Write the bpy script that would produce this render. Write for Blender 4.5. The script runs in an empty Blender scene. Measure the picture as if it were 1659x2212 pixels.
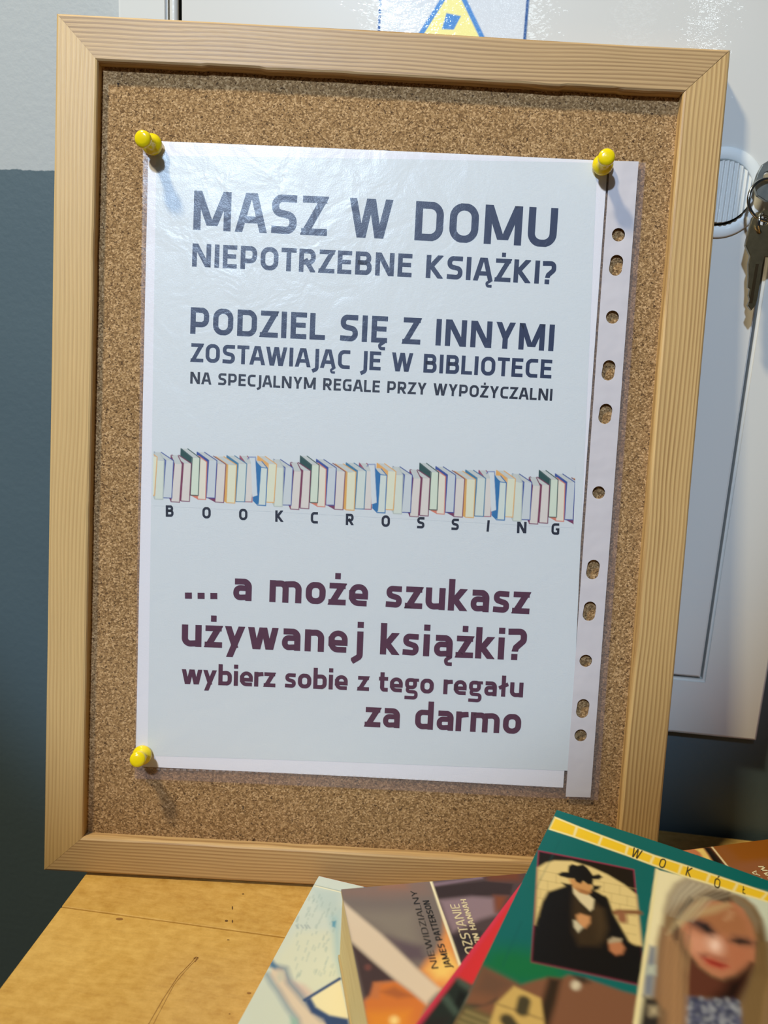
import bpy, bmesh, math, random
import numpy as np
from mathutils import Vector, Matrix, noise as mnoise
from mathutils.geometry import tessellate_polygon

random.seed(7); RNG = np.random.RandomState(11)
S = bpy.context.scene
COL = S.collection

# ------------------------------------------------------------ camera, world, lights, exposure
TABLE = 0.80                                  # height of the table top
CAM = Vector((0.0, -0.415, TABLE + 0.2615))
AX_R = Vector((0.99153767, 0.11878209, 0.05238195))
AX_U = Vector((-0.07585841, 0.20269022, 0.97630025))
AX_F = Vector((-0.10534967, 0.97201208, -0.20998561))
FPX = 1661.0
cam_d = bpy.data.cameras.new('camera'); cam = bpy.data.objects.new('camera', cam_d); COL.objects.link(cam)
cam.matrix_world = Matrix(((AX_R[0], AX_U[0], -AX_F[0], CAM[0]), (AX_R[1], AX_U[1], -AX_F[1], CAM[1]),
                           (AX_R[2], AX_U[2], -AX_F[2], CAM[2]), (0, 0, 0, 1)))
cam_d.sensor_fit = 'AUTO'; cam_d.sensor_width = 36.0; cam_d.lens = FPX / 2212 * 36.0
cam_d.clip_start = 0.01; cam_d.clip_end = 50
cam_d.dof.use_dof = True; cam_d.dof.focus_distance = 0.352; cam_d.dof.aperture_fstop = 7.5
S.camera = cam
S.view_settings.view_transform = 'Standard'; S.view_settings.look = 'None'
S.view_settings.gamma = 1.0; S.view_settings.use_curve_mapping = False
S.view_settings.exposure = 0.0

world = bpy.data.worlds.new('world'); S.world = world; world.use_nodes = True
world.node_tree.nodes['Background'].inputs[0].default_value = (0.50, 0.56, 0.64, 1)
world.node_tree.nodes['Background'].inputs[1].default_value = 0.045

BC = Vector((-0.0455, -0.0638, TABLE + 0.200))        # centre of the cork board
def lamp(name, kind, direction, dist, energy, color, size, size_y=None, target=None):
    d = bpy.data.lights.new(name, kind); o = bpy.data.objects.new(name, d); COL.objects.link(o)
    t = target or BC
    dv = Vector(direction).normalized()
    o.location = t + dv * dist
    o.rotation_euler = (-dv).to_track_quat('-Z', 'Y').to_euler()
    d.energy = energy; d.color = color
    if kind == 'AREA':
        d.shape = 'RECTANGLE'; d.size = size; d.size_y = size_y or size
    else:
        d.shadow_soft_size = size
    return o
# warm ceiling lamp, above and to the left
lamp('ceiling_lamp_warm', 'AREA', (-0.36, -0.355, 0.862), 1.7, 27, (1.0, 0.86, 0.56), 0.13, 0.13)
# cool lamp, in front, its cone ends at the lower right
cool = lamp('cool_lamp', 'SPOT', (-0.10, -0.86, 0.53), 1.5, 82, (0.58, 0.76, 1.0), 0.035, target=BC + Vector((-0.064, 0.03, 0.135)))
cool.data.spot_size = math.radians(22.5); cool.data.spot_blend = 0.26
# further lamps in the room whose reflections streak the glossy cabinet door: (position, width, power)
for pos, wd, en in (((-0.343, -2.2, 2.13), .085, .65), ((0.055, -2.2, 2.13), .095, .7), ((0.386, -2.2, 2.13), .040, .07), ((0.59, -2.2, 2.13), .016, .30)):
    t = Vector((0.0, 0.0, CAM.z + .15)); dv = Vector(pos) - t
    lamp('room_lamp', 'AREA', dv, dv.length, en, (0.80, 0.93, 1.0), wd, 0.34, target=t)

# ------------------------------------------------------------ unprojection helpers (measuring aids)
def ray(px, py):
    return (AX_F * 1.0 + AX_R * ((px - 829.5) / FPX) - AX_U * ((py - 1106.0) / FPX))
def on_z(p, h):
    r = ray(*p); return CAM + r * ((TABLE + h - CAM.z) / r.z)
def on_y(p, y):
    r = ray(*p); return CAM + r * ((y - CAM.y) / r.y)
BO = Vector((-0.04552456, 0.35123821 - 0.415, TABLE + 0.2615 - 0.0614332))
BU = Vector((0.994195874, 0.107582931, -0.000690941652)); BV = Vector((-0.0123139413, 0.120171028, 0.992676831))
BN = BU.cross(BV).normalized()
BM = Matrix(((BU[0], BV[0], BN[0], BO[0]), (BU[1], BV[1], BN[1], BO[1]), (BU[2], BV[2], BN[2], BO[2]), (0, 0, 0, 1)))
def on_board(p, w=-0.004):
    r = ray(*p); t = (BO + BN * w - CAM).dot(BN) / r.dot(BN); q = CAM + r * t - BO
    return (q.dot(BU), q.dot(BV))

# ------------------------------------------------------------ object helpers
def lin(c):
    f = lambda v: v / 12.92 if v <= 0.04045 else ((v + 0.055) / 1.055) ** 2.4
    return tuple(f(x / 255.0) for x in c)
def tag(o, label=None, cat=None, group=None, kind=None):
    if label: o['label'] = label
    if cat: o['category'] = cat
    if group: o['group'] = group
    if kind: o['kind'] = kind
    return o
def empty(name, M):
    o = bpy.data.objects.new(name, None); COL.objects.link(o); o.matrix_world = M; o.empty_display_size = 0.02; return o
def link(name, me, mats, parent=None, M=None, smooth=False):
    o = bpy.data.objects.new(name, me); COL.objects.link(o)
    for m in (mats if isinstance(mats, (list, tuple)) else [mats]): me.materials.append(m)
    if smooth:
        me.polygons.foreach_set('use_smooth', [True] * len(me.polygons))
    if parent is not None: o.parent = parent
    if M is not None: o.matrix_local = M
    return o
def mesh(name, V, F):
    me = bpy.data.meshes.new(name); me.from_pydata([tuple(v) for v in V], [], F); me.update(); return me
def from_bm(name, bm):
    bmesh.ops.recalc_face_normals(bm, faces=bm.faces)
    me = bpy.data.meshes.new(name); bm.to_mesh(me); bm.free(); return me
def box_me(name, x0, x1, y0, y1, z0, z1, bev=0.0, seg=2):
    bm = bmesh.new(); bmesh.ops.create_cube(bm, size=1)
    for v in bm.verts:
        v.co = Vector((x0 + (v.co.x + .5) * (x1 - x0), y0 + (v.co.y + .5) * (y1 - y0), z0 + (v.co.z + .5) * (z1 - z0)))
    if bev: bmesh.ops.bevel(bm, geom=bm.edges[:], offset=bev, segments=seg, affect='EDGES', profile=0.5)
    return from_bm(name, bm)
def prism(name, loops, z0, z1, bev=0.0):
    """polygon with holes (list of 2D loops) extruded z0..z1"""
    V, F = [], []; off = 0; tris = tessellate_polygon([[Vector((x, y, 0)) for x, y in L] for L in loops])
    flat = [p for L in loops for p in L]; n = len(flat)
    V = [(x, y, z1) for x, y in flat] + [(x, y, z0) for x, y in flat]
    for t in tris: F.append(tuple(t)); F.append(tuple(i + n for i in reversed(t)))
    for L in loops:
        m = len(L)
        for i in range(m):
            a, b = off + i, off + (i + 1) % m; F.append((a, b, b + n, a + n))
        off += m
    me = mesh(name, V, F); bm = bmesh.new(); bm.from_mesh(me)
    bmesh.ops.recalc_face_normals(bm, faces=bm.faces); bm.to_mesh(me); bm.free(); return me
def lathe(name, prof, n=32):
    V, F = [], []
    for r, z in prof:
        for k in range(n): a = 2 * math.pi * k / n; V.append((r * math.cos(a), r * math.sin(a), z))
    for i in range(len(prof) - 1):
        for k in range(n): F.append((i * n + k, i * n + (k + 1) % n, (i + 1) * n + (k + 1) % n, (i + 1) * n + k))
    F.append(tuple(range(n - 1, -1, -1))); F.append(tuple((len(prof) - 1) * n + k for k in range(n)))
    me = mesh(name, V, F); bm = bmesh.new(); bm.from_mesh(me); bmesh.ops.remove_doubles(bm, verts=bm.verts, dist=1e-7)
    bmesh.ops.recalc_face_normals(bm, faces=bm.faces); bm.to_mesh(me); bm.free(); return me
def torus(name, R, r, n=40, m=12):
    V = [((R + r * math.cos(b)) * math.cos(a), (R + r * math.cos(b)) * math.sin(a), r * math.sin(b))
         for a in [2 * math.pi * i / n for i in range(n)] for b in [2 * math.pi * j / m for j in range(m)]]
    F = [(i * m + j, ((i + 1) % n) * m + j, ((i + 1) % n) * m + (j + 1) % m, i * m + (j + 1) % m) for i in range(n) for j in range(m)]
    return mesh(name, V, F)
def circle(cx, cy, r, n=28, ry=None, straight=0.0, ang=0.0):
    """circle, or a slot lengthened by 'straight' along local y and turned by ang"""
    out = []
    for k in range(n):
        a = 2 * math.pi * k / n; x = r * math.cos(a); y = r * math.sin(a) + (straight if math.sin(a) >= 0 else -straight)
        out.append((cx + x * math.cos(ang) - y * math.sin(ang), cy + x * math.sin(ang) + y * math.cos(ang)))
    return out

# ------------------------------------------------------------ materials
class NT:
    def __init__(s, name):
        s.m = bpy.data.materials.new(name); s.m.use_nodes = True; s.t = s.m.node_tree
        s.b = s.t.nodes['Principled BSDF']; s.o = s.t.nodes['Material Output']
    def n(s, typ, **kw):
        x = s.t.nodes.new(typ)
        for k, v in kw.items():
            if k.startswith('i_'):
                key = k[2:]; x.inputs[int(key) if key.isdigit() else key.replace('_', ' ')].default_value = v
            else: setattr(x, k, v)
        return x
    def l(s, a, b): s.t.links.new(a, b)
    def coords(s, scale=(1, 1, 1), kind='Object', rot=(0, 0, 0)):
        tc = s.n('ShaderNodeTexCoord'); mp = s.n('ShaderNodeMapping'); mp.inputs['Scale'].default_value = scale
        mp.inputs['Rotation'].default_value = rot
        s.l(tc.outputs[kind], mp.inputs[0]); return mp.outputs[0]
    def noise(s, vec, scale, detail=3, rough=.55, dist=0.0):
        x = s.n('ShaderNodeTexNoise'); x.inputs['Scale'].default_value = scale; x.inputs['Detail'].default_value = detail
        x.inputs['Roughness'].default_value = rough; x.inputs['Distortion'].default_value = dist; s.l(vec, x.inputs['Vector']); return x.outputs['Fac']
    def ramp(s, fac, stops):
        r = s.n('ShaderNodeValToRGB'); e = r.color_ramp.elements
        while len(e) < len(stops): e.new(0.5)
        for el, (p, c) in zip(e, stops): el.position = p; el.color = (*c, 1) if len(c) == 3 else c
        s.l(fac, r.inputs[0]); return r.outputs[0]
    def mix(s, fac, a, b, mode='MIX'):
        x = s.n('ShaderNodeMix', data_type='RGBA', blend_type=mode)
        for sock, v in ((x.inputs[0], fac), (x.inputs[6], a), (x.inputs[7], b)):
            if hasattr(v, 'links') or isinstance(v, bpy.types.NodeSocket): s.l(v, sock)
            elif isinstance(v, (int, float)): sock.default_value = v
            else: sock.default_value = (*v, 1)
        return x.outputs[2]
    def bump(s, h, strength, dist=0.001):
        x = s.n('ShaderNodeBump'); x.inputs['Strength'].default_value = strength; x.inputs['Distance'].default_value = dist
        s.l(h, x.inputs['Height']); s.l(x.outputs[0], s.b.inputs['Normal']); return x
def P(name, color, rough=.5, metal=0.0, spec=.5, coat=0.0, sub=0.0):
    m = NT(name); m.b.inputs['Base Color'].default_value = (*color, 1); m.b.inputs['Roughness'].default_value = rough
    m.b.inputs['Metallic'].default_value = metal; m.b.inputs['Specular IOR Level'].default_value = spec
    m.b.inputs['Coat Weight'].default_value = coat; m.b.inputs['Coat Roughness'].default_value = .08
    m.b.inputs['Subsurface Weight'].default_value = sub
    if sub: m.b.inputs['Subsurface Radius'].default_value = (.004, .003, .001)
    return m

def wood_rail(name, light, dark, lines, contrast, seed, rough=.42):
    m = NT(name); v = m.coords((0.9, 1, 1)); sep = m.n('ShaderNodeSeparateXYZ'); m.l(v, sep.inputs[0])
    warp = m.n('ShaderNodeTexNoise'); warp.noise_dimensions = '4D'; warp.inputs['W'].default_value = seed
    vv = m.coords((7, 30, 10)); m.l(vv, warp.inputs['Vector']); warp.inputs['Scale'].default_value = 1.0; warp.inputs['Detail'].default_value = 2
    a = m.n('ShaderNodeMath', operation='MULTIPLY_ADD', i_1=lines, i_2=seed); m.l(sep.outputs[1], a.inputs[0])
    b = m.n('ShaderNodeMath', operation='MULTIPLY_ADD', i_1=5.0); m.l(warp.outputs['Fac'], b.inputs[0]); m.l(a.outputs[0], b.inputs[2])
    zz = m.n('ShaderNodeMath', operation='MULTIPLY_ADD', i_1=lines * .5); m.l(sep.outputs[2], zz.inputs[0]); m.l(b.outputs[0], zz.inputs[2])
    fr = m.n('ShaderNodeMath', operation='FRACT'); m.l(zz.outputs[0], fr.inputs[0])
    band = m.ramp(fr.outputs[0], [(0.0, (0, 0, 0)), (0.30, (.12, .12, .12)), (0.68, (1, 1, 1)), (0.86, (.75, .75, .75)), (1.0, (0, 0, 0))])
    fine = m.noise(m.coords((30, 2500, 900)), 1.0, 3, .6)
    big = m.noise(m.coords((5, 60, 20)), 1.0, 2)
    f = m.n('ShaderNodeMath', operation='MULTIPLY', i_1=contrast); m.l(band, f.inputs[0])
    f2 = m.n('ShaderNodeMath', operation='MULTIPLY'); m.l(f.outputs[0], f2.inputs[0]); m.l(m.ramp(big, [(.25, (.45, .45, .45)), (.7, (1, 1, 1))]), f2.inputs[1])
    c = m.mix(f2.outputs[0], light, dark)
    c = m.mix(.30, c, m.ramp(fine, [(.30, tuple(x * .62 for x in light)), (.7, tuple(min(1, x * 1.18) for x in light))]))
    m.l(c, m.b.inputs['Base Color']); m.b.inputs['Roughness'].default_value = rough; m.b.inputs['Specular IOR Level'].default_value = .35
    m.bump(fine, .25, .0004); return m.m

def mat_cork():
    m = NT('cork'); v = m.coords((1, 1, 1))
    vo = m.n('ShaderNodeTexVoronoi'); vo.inputs['Scale'].default_value = 1450; m.l(v, vo.inputs['Vector'])
    hs = m.n('ShaderNodeSeparateColor'); m.l(vo.outputs['Color'], hs.inputs[0])
    c = m.ramp(hs.outputs[0], [(0, lin((104, 76, 46))), (.3, lin((146, 112, 72))), (.7, lin((174, 138, 94))), (1, lin((212, 174, 128)))])
    n1 = m.noise(v, 1300, 3, .7); n2 = m.noise(m.coords((1, 1, 1), rot=(0, 0, .7)), 620, 3, .7); n3 = m.noise(v, 24, 2)
    c = m.mix(m.ramp(n1, [(.54, (0, 0, 0)), (.66, (1, 1, 1))]), c, lin((92, 64, 40)))
    c = m.mix(m.ramp(n2, [(.60, (0, 0, 0)), (.65, (1, 1, 1))]), c, lin((52, 32, 20)))
    c = m.mix(.18, c, m.ramp(n3, [(.3, lin((134, 102, 68))), (.7, lin((174, 138, 98)))]))
    m.l(c, m.b.inputs['Base Color']); m.b.inputs['Roughness'].default_value = .85; m.b.inputs['Specular IOR Level'].default_value = .15
    m.bump(n1, .6, .0006); return m.m

def mat_table(seed, tint=1.0):
    m = NT('tabletop_wood'); v = m.coords((6, 60, 20)); 
    a = m.noise(m.coords((9, 14, 9)), 1.0 + seed * .01, 3, .6, .4); b = m.noise(m.coords((70, 420, 60)), 1.0, 4, .65)
    c = m.ramp(a, [(.25, lin((180, 138, 66))), (.5, lin((214, 174, 92))), (.75, lin((234, 198, 118)))])
    g = m.noise(m.coords((160, 200, 60)), 1.0, 4, .7)
    c = m.mix(.30, c, m.ramp(b, [(.32, lin((164, 118, 56))), (.5, lin((206, 164, 90))), (.72, lin((232, 196, 126)))]))
    c = m.mix(.30, c, m.ramp(g, [(.35, lin((182, 138, 68))), (.65, lin((236, 202, 132)))]))
    m.l(c, m.b.inputs['Base Color']); m.b.inputs['Roughness'].default_value = .34; m.b.inputs['Specular IOR Level'].default_value = .4
    m.bump(b, .12, .0004); return m.m

def mat_wall():
    m = NT('two_tone_wall_paint'); v = m.coords(); sep = m.n('ShaderNodeSeparateXYZ'); m.l(v, sep.inputs[0])
    n = m.noise(v, 260, 3, .6); nn = m.noise(v, 900, 2)
    e = m.n('ShaderNodeMath', operation='MULTIPLY_ADD', i_1=.0022); m.l(n, e.inputs[0]); m.l(sep.outputs[2], e.inputs[2])
    t = m.n('ShaderNodeMath', operation='GREATER_THAN', i_1=PAINT_Z + .0011); m.l(e.outputs[0], t.inputs[0])
    blot = m.noise(v, 9, 2)
    up = m.mix(blot, lin((165, 168, 167)), lin((173, 175, 173))); dn = m.mix(blot, lin((72, 88, 96)), lin((82, 98, 104)))
    m.l(m.mix(t.outputs[0], dn, up), m.b.inputs['Base Color']); m.b.inputs['Roughness'].default_value = .55
    m.bump(n, .17, .0012); return m.m

def mat_cab(name, col, glossy=.10, bumpy=.35):
    m = NT(name); v = m.coords((90, 90, 330)); n = m.noise(v, 1.0, 3, .6); n2 = m.noise(m.coords((14, 14, 40)), 1.0, 1)
    m.b.inputs['Base Color'].default_value = (*lin(col), 1); m.b.inputs['Roughness'].default_value = glossy
    m.b.inputs['Coat Weight'].default_value = .8; m.b.inputs['Coat Roughness'].default_value = .03; m.b.inputs['Specular IOR Level'].default_value = .2
    x = m.n('ShaderNodeMath', operation='MULTIPLY_ADD', i_1=1.5); m.l(n2, x.inputs[0]); m.l(n, x.inputs[2])
    bp = m.bump(x.outputs[0], bumpy, .0010)
    for k in list(m.b.inputs['Normal'].links): m.t.links.remove(k)
    m.l(bp.outputs[0], m.b.inputs['Coat Normal']); return m.m        # only the lacquer ripples, the metal beneath is flat

def mat_film(name, haze, tint, rough=.16, bump=.5):
    m = NT(name); t = m.t; t.nodes.remove(m.b)
    tr = m.n('ShaderNodeBsdfTransparent'); tr.inputs[0].default_value = (*tint, 1)
    gl = m.n('ShaderNodeBsdfGlossy'); gl.inputs['Roughness'].default_value = rough; gl.inputs[0].default_value = (1, 1, 1, 1)
    di = m.n('ShaderNodeBsdfDiffuse'); di.inputs[0].default_value = (.86, .80, .84, 1)
    v = m.coords(); n = m.noise(v, 55, 3, .55, .6); n2 = m.noise(v, 1500, 2, .5)
    add = m.n('ShaderNodeMath', operation='MULTIPLY_ADD', i_1=.03); m.l(n2, add.inputs[0]); add.inputs[1].default_value = .07; m.l(n, add.inputs[2])
    bp = m.n('ShaderNodeBump'); bp.inputs['Strength'].default_value = bump; bp.inputs['Distance'].default_value = .0016; m.l(add.outputs[0], bp.inputs['Height'])
    m.l(bp.outputs[0], gl.inputs['Normal'])
    # Schlick reflectance that is the same from both sides of the thin film
    lw = m.n('ShaderNodeLayerWeight'); lw.inputs[0].default_value = .5; m.l(bp.outputs[0], lw.inputs['Normal'])
    pw = m.n('ShaderNodeMath', operation='POWER', i_1=5.0); m.l(lw.outputs['Facing'], pw.inputs[0])
    fr = m.n('ShaderNodeMath', operation='MULTIPLY_ADD', i_1=.94, i_2=.022); m.l(pw.outputs[0], fr.inputs[0])
    s1 = m.n('ShaderNodeMixShader'); s1.inputs[0].default_value = haze; m.l(tr.outputs[0], s1.inputs[1]); m.l(di.outputs[0], s1.inputs[2])
    s2 = m.n('ShaderNodeMixShader'); m.l(fr.outputs[0], s2.inputs[0]); m.l(s1.outputs[0], s2.inputs[1]); m.l(gl.outputs[0], s2.inputs[2])
    m.l(s2.outputs[0], m.o.inputs[0]); return m.m

def mat_vcol(name, rough=.35, spec=.4, coat=0.0, bump=0.0):
    m = NT(name); a = m.n('ShaderNodeVertexColor'); a.layer_name = 'print'; m.l(a.outputs[0], m.b.inputs['Base Color'])
    m.b.inputs['Roughness'].default_value = rough; m.b.inputs['Specular IOR Level'].default_value = spec; m.b.inputs['Coat Weight'].default_value = coat
    if bump: m.bump(m.noise(m.coords(), 700, 2), bump, .0004)
    return m.m

# ------------------------------------------------------------ printing: soft-edged shapes evaluated on a fine colour grid
class Art:
    """a flat print in its own surface coordinates; Q is an (n,2) array of surface points (metres)"""
    def __init__(s, Q, base, to_uv=None):
        s.Q = Q; s.C = np.tile(np.array(lin(base)), (len(Q), 1)); s.uv = to_uv or (lambda p: p)
    def _put(s, a, color):
        s.C += (np.array(lin(color)) - s.C) * a[:, None]
    def _sel(s, P, soft):
        lo = P.min(0) - soft * 2; hi = P.max(0) + soft * 2
        return np.where((s.Q[:, 0] > lo[0]) & (s.Q[:, 0] < hi[0]) & (s.Q[:, 1] > lo[1]) & (s.Q[:, 1] < hi[1]))[0]
    def poly(s, pts, color, soft=.0003, alpha=1.0, tex=0.0):
        P = np.array([s.uv(p) for p in pts]); I = s._sel(P, soft)
        if not len(I): return
        q = s.Q[I]; d = np.full(len(q), 1e9); ins = np.zeros(len(q), bool)
        for i in range(len(P)):
            a, b = P[i], P[(i + 1) % len(P)]; e = b - a; w = q - a
            t = np.clip((w @ e) / max(e @ e, 1e-18), 0, 1); d = np.minimum(d, np.hypot(*(w - t[:, None] * e).T))
            c = ((a[1] > q[:, 1]) != (b[1] > q[:, 1]))
            with np.errstate(divide='ignore', invalid='ignore'):
                c &= q[:, 0] < (b[0] - a[0]) * (q[:, 1] - a[1]) / (b[1] - a[1] if b[1] != a[1] else 1e-12) + a[0]
            ins ^= c
        sd = np.where(ins, d, -d); al = np.clip(sd / soft * .5 + .5, 0, 1); al = al * al * (3 - 2 * al) * alpha
        if tex: al *= np.clip(1 - tex * RNG.rand(len(al)), 0, 1)
        s.C[I] += (np.array(lin(color)) - s.C[I]) * al[:, None]
    def line(s, a, b, width, color, soft=.0002, alpha=1.0):
        A = np.array(s.uv(a)); B = np.array(s.uv(b)); I = s._sel(np.array([A, B]), width + soft)
        if not len(I): return
        e = B - A; w = s.Q[I] - A; t = np.clip((w @ e) / (e @ e), 0, 1); d = np.hypot(*(w - t[:, None] * e).T)
        al = np.clip((width / 2 - d) / soft * .5 + .5, 0, 1) * alpha
        s.C[I] += (np.array(lin(color)) - s.C[I]) * al[:, None]
    def path(s, pts, width, color, soft=.0003, alpha=1.0):
        P = np.array([s.uv(p) for p in pts]); I = s._sel(P, width + soft)
        if not len(I): return
        d = np.full(len(I), 1e9)
        for A, B in zip(P[:-1], P[1:]):
            e = B - A; w = s.Q[I] - A; t = np.clip((w @ e) / max(e @ e, 1e-18), 0, 1); d = np.minimum(d, np.hypot(*(w - t[:, None] * e).T))
        al = np.clip((width / 2 - d) / soft * .5 + .5, 0, 1) * alpha
        s.C[I] += (np.array(lin(color)) - s.C[I]) * al[:, None]
    def blob(s, c, r, color, soft=.002, alpha=1.0, n=20, ry=None, ang=0.0):
        ry = ry or r
        s.poly([(c[0] + r * math.cos(a) * math.cos(ang) - ry * math.sin(a) * math.sin(ang),
                 c[1] + r * math.cos(a) * math.sin(ang) + ry * math.sin(a) * math.cos(ang)) for a in [2 * math.pi * k / n for k in range(n)]], color, soft, alpha)
    def grain(s, amp, scale=(300, 300), seed=0.0):
        f = np.array([mnoise.noise(Vector((x * scale[0], y * scale[1], seed))) for x, y in s.Q]); s.C = np.clip(s.C * (1 + amp * f[:, None]), 0, 1)
def set_print(me, C, n):
    at = me.color_attributes.new('print', 'FLOAT_COLOR', 'POINT'); buf = np.ones((n, 4), np.float32); buf[:len(C), :3] = C; at.data.foreach_set('color', buf.ravel())
    me.color_attributes.active_color = at
def K(ox, oy, sc): return lambda pts: [(ox + x / sc, oy + y / sc) for x, y in pts]

# ------------------------------------------------------------ lettering (own stroke alphabet: squarish grotesque)
def rounded(pts, closed):
    n = len(pts); out = []
    for i, p in enumerate(pts):
        r = p[2] if len(p) > 2 else 0
        if r <= 0 or (not closed and i in (0, n - 1)): out.append((p[0], p[1])); continue
        a = Vector(pts[i - 1][:2]); b = Vector(p[:2]); c = Vector(pts[(i + 1) % n][:2])
        u = (a - b).normalized(); v = (c - b).normalized(); th = u.angle(v)
        d = min(r / math.tan(th / 2), (a - b).length * .5 if len(pts[i - 1]) > 2 else (a - b).length, (c - b).length * .5 if len(pts[(i + 1) % n]) > 2 else (c - b).length)
        rr = d * math.tan(th / 2); cen = b + (u + v).normalized() * (rr / math.sin(th / 2))
        s0 = b + u * d - cen; s1 = b + v * d - cen; ang = s0.angle(s1); sg = 1 if (s0.x * s1.y - s0.y * s1.x) > 0 else -1
        for k in range(8):
            t = sg * ang * k / 7; out.append((cen.x + s0.x * math.cos(t) - s0.y * math.sin(t), cen.y + s0.x * math.sin(t) + s0.y * math.cos(t)))
    return out
def ribbon(pts, closed, w):
    P = [Vector(p) for p in rounded(pts, closed)]; n = len(P); L, R = [], []
    for i in range(n):
        if closed or 0 < i < n - 1:
            a = (P[i] - P[i - 1]).normalized(); b = (P[(i + 1) % n] - P[i]).normalized()
            na = Vector((-a.y, a.x)); nb = Vector((-b.y, b.x)); m = (na + nb); m = m.normalized() if m.length > 1e-6 else na
            k = min(w / 2 / max(m.dot(na), .22), w * 2.4); o = m * k
        else:
            d = (P[1] - P[0]) if i == 0 else (P[-1] - P[-2]); d.normalize(); o = Vector((-d.y, d.x)) * (w / 2)
        L.append(P[i] + o); R.append(P[i] - o)
    Q = []
    for i in range(n if closed else n - 1):
        j = (i + 1) % n; Q.append([L[i], R[i], R[j], L[j]])
    return Q
def clip(poly, x0, x1, y0, y1):
    for ax, val, sgn in ((0, x0, 1), (0, x1, -1), (1, y0, 1), (1, y1, -1)):
        out = []
        for i in range(len(poly)):
            a, b = poly[i - 1], poly[i]; da = (a[ax] - val) * sgn; db = (b[ax] - val) * sgn
            if (da >= 0) != (db >= 0): out.append(a + (b - a) * (da / (da - db)))
            if db >= 0: out.append(b)
        poly = out
        if len(poly) < 3: return []
    return poly
def glyph(ch, w):
    """returns (advance, [(points, closed, width, (y0, y1))]) in units of cap height"""
    s = w / 2; t = w * .92; h = t / 2; O = 1 - h; q = []; wide = w - .19
    def A(pts, closed=False, ww=None, yr=(0, 1)): q.append((pts, closed, ww or w, yr))
    X = .70                                       # x-height
    xr = (0, X)
    if ch == ' ': return .30, []
    if ch == 'I': A([(s, 0), (s, 1)]); return w, q
    if ch in 'OÓ':
        W = .76 + wide; r = .27; A([(s, h, r), (W - s, h, r), (W - s, O, r), (s, O, r)], True)
        if ch == 'Ó': A([(W * .42, 1.08), (W * .66, 1.30)], ww=w * .9, yr=(1.04, 1.3))
        return W, q
    if ch == 'D': W = .74 + wide; A([(s, h), (W - s, h, .25), (W - s, O, .25), (s, O)], True); return W, q
    if ch in 'PR':
        W = (.70 if ch == 'P' else .72) + wide; y = .36 if ch == 'P' else .42
        A([(s, 0), (s, 1)]); A([(s, O), (W - s - (.02 if ch == 'R' else 0), O, .2), (W - s - (.02 if ch == 'R' else 0), y, .2), (s, y)])
        if ch == 'R': A([(W * .36, .56), (W - .09, -.03)])
        return W, q
    if ch == 'B':
        W = .70 + wide; A([(s, 0), (s, 1)]); A([(s, O), (W - s - .035, O, .17), (W - s - .035, .53, .17), (s, .53)]); A([(s, .53), (W - s, .53, .18), (W - s, h, .18), (s, h)]); return W, q
    if ch in 'EĘ':
        W = .60 + wide; A([(s, 0), (s, 1)]); A([(s, O), (W, O)], ww=t); A([(s, .52), (W - .04, .52)], ww=t); A([(s, h), (W, h)], ww=t)
        if ch == 'Ę': A([(W - .10, .03), (W - .28, -.09, .06), (W - .25, -.22, .07), (W - .06, -.22)], ww=w * .6, yr=(-.4, .05))
        return W, q
    if ch == 'L': W = .58 + wide; A([(s, 0), (s, 1)]); A([(s, h), (W, h)], ww=t); return W, q
    if ch == 'Ł': W = .62 + wide; A([(s + .06, 0), (s + .06, 1)]); A([(s + .06, h), (W, h)], ww=t); A([(0, .40), (W * .7, .66)], ww=t); return W, q
    if ch == 'T': W = .64 + wide; A([(0, O), (W, O)], ww=t); A([(W / 2, 0), (W / 2, 1)]); return W, q
    if ch == 'H': W = .76 + wide; A([(s, 0), (s, 1)]); A([(W - s, 0), (W - s, 1)]); A([(s, .5), (W - s, .5)], ww=t); return W, q
    if ch == 'U': W = .76 + wide; A([(s, 1), (s, h, .25), (W - s, h, .25), (W - s, 1)]); return W, q
    if ch == 'C': W = .64 + wide; A([(W, O), (s, O, .24), (s, h, .24), (W, h)]); return W, q
    if ch == 'G': W = .72 + wide; A([(W - .03, O), (s, O, .24), (s, h, .24), (W - s, h, .05), (W - s, .5)]); A([(W * .55, .48), (W, .48)], ww=t * .85); return W, q
    if ch == 'S':
        W = .66 + wide; A([(W - .01, O - .01), (s, O, .24), (s, .55, .17), (W - s, .46, .17), (W - s, h, .24), (0, h + .02)]); return W, q
    if ch in 'ZŻ':
        W = .68 + wide; A([(.02, O), (W - .02, O)], ww=t); A([(0, h), (W, h)], ww=t)
        A([(W - s * 1.25 + .11, 1.12), (W - s * 1.25, O), (s * 1.25, h), (s * 1.25 - .11, -.12)])
        if ch == 'Ż': A([(W / 2 - s * .85, 1.17), (W / 2 + s * .85, 1.17)], ww=w * .95, yr=(1, 1.4))
        return W, q
    if ch == 'N': W = .80 + wide; A([(s, 0), (s, 1)]); A([(W - s, 0), (W - s, 1)]); A([(s * .9, 1.06), (W - s * .9, -.06)], ww=w * 1.05); return W, q
    if ch == 'M':
        W = .98 + wide; A([(s, 0), (s, 1)]); A([(W - s, 0), (W - s, 1)])
        A([(s * .75, 1.1), (W / 2 - .02, .06)], ww=w, yr=(.12, 1)); A([(W - s * .75, 1.1), (W / 2 + .02, .06)], ww=w, yr=(.12, 1)); return W, q
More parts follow.
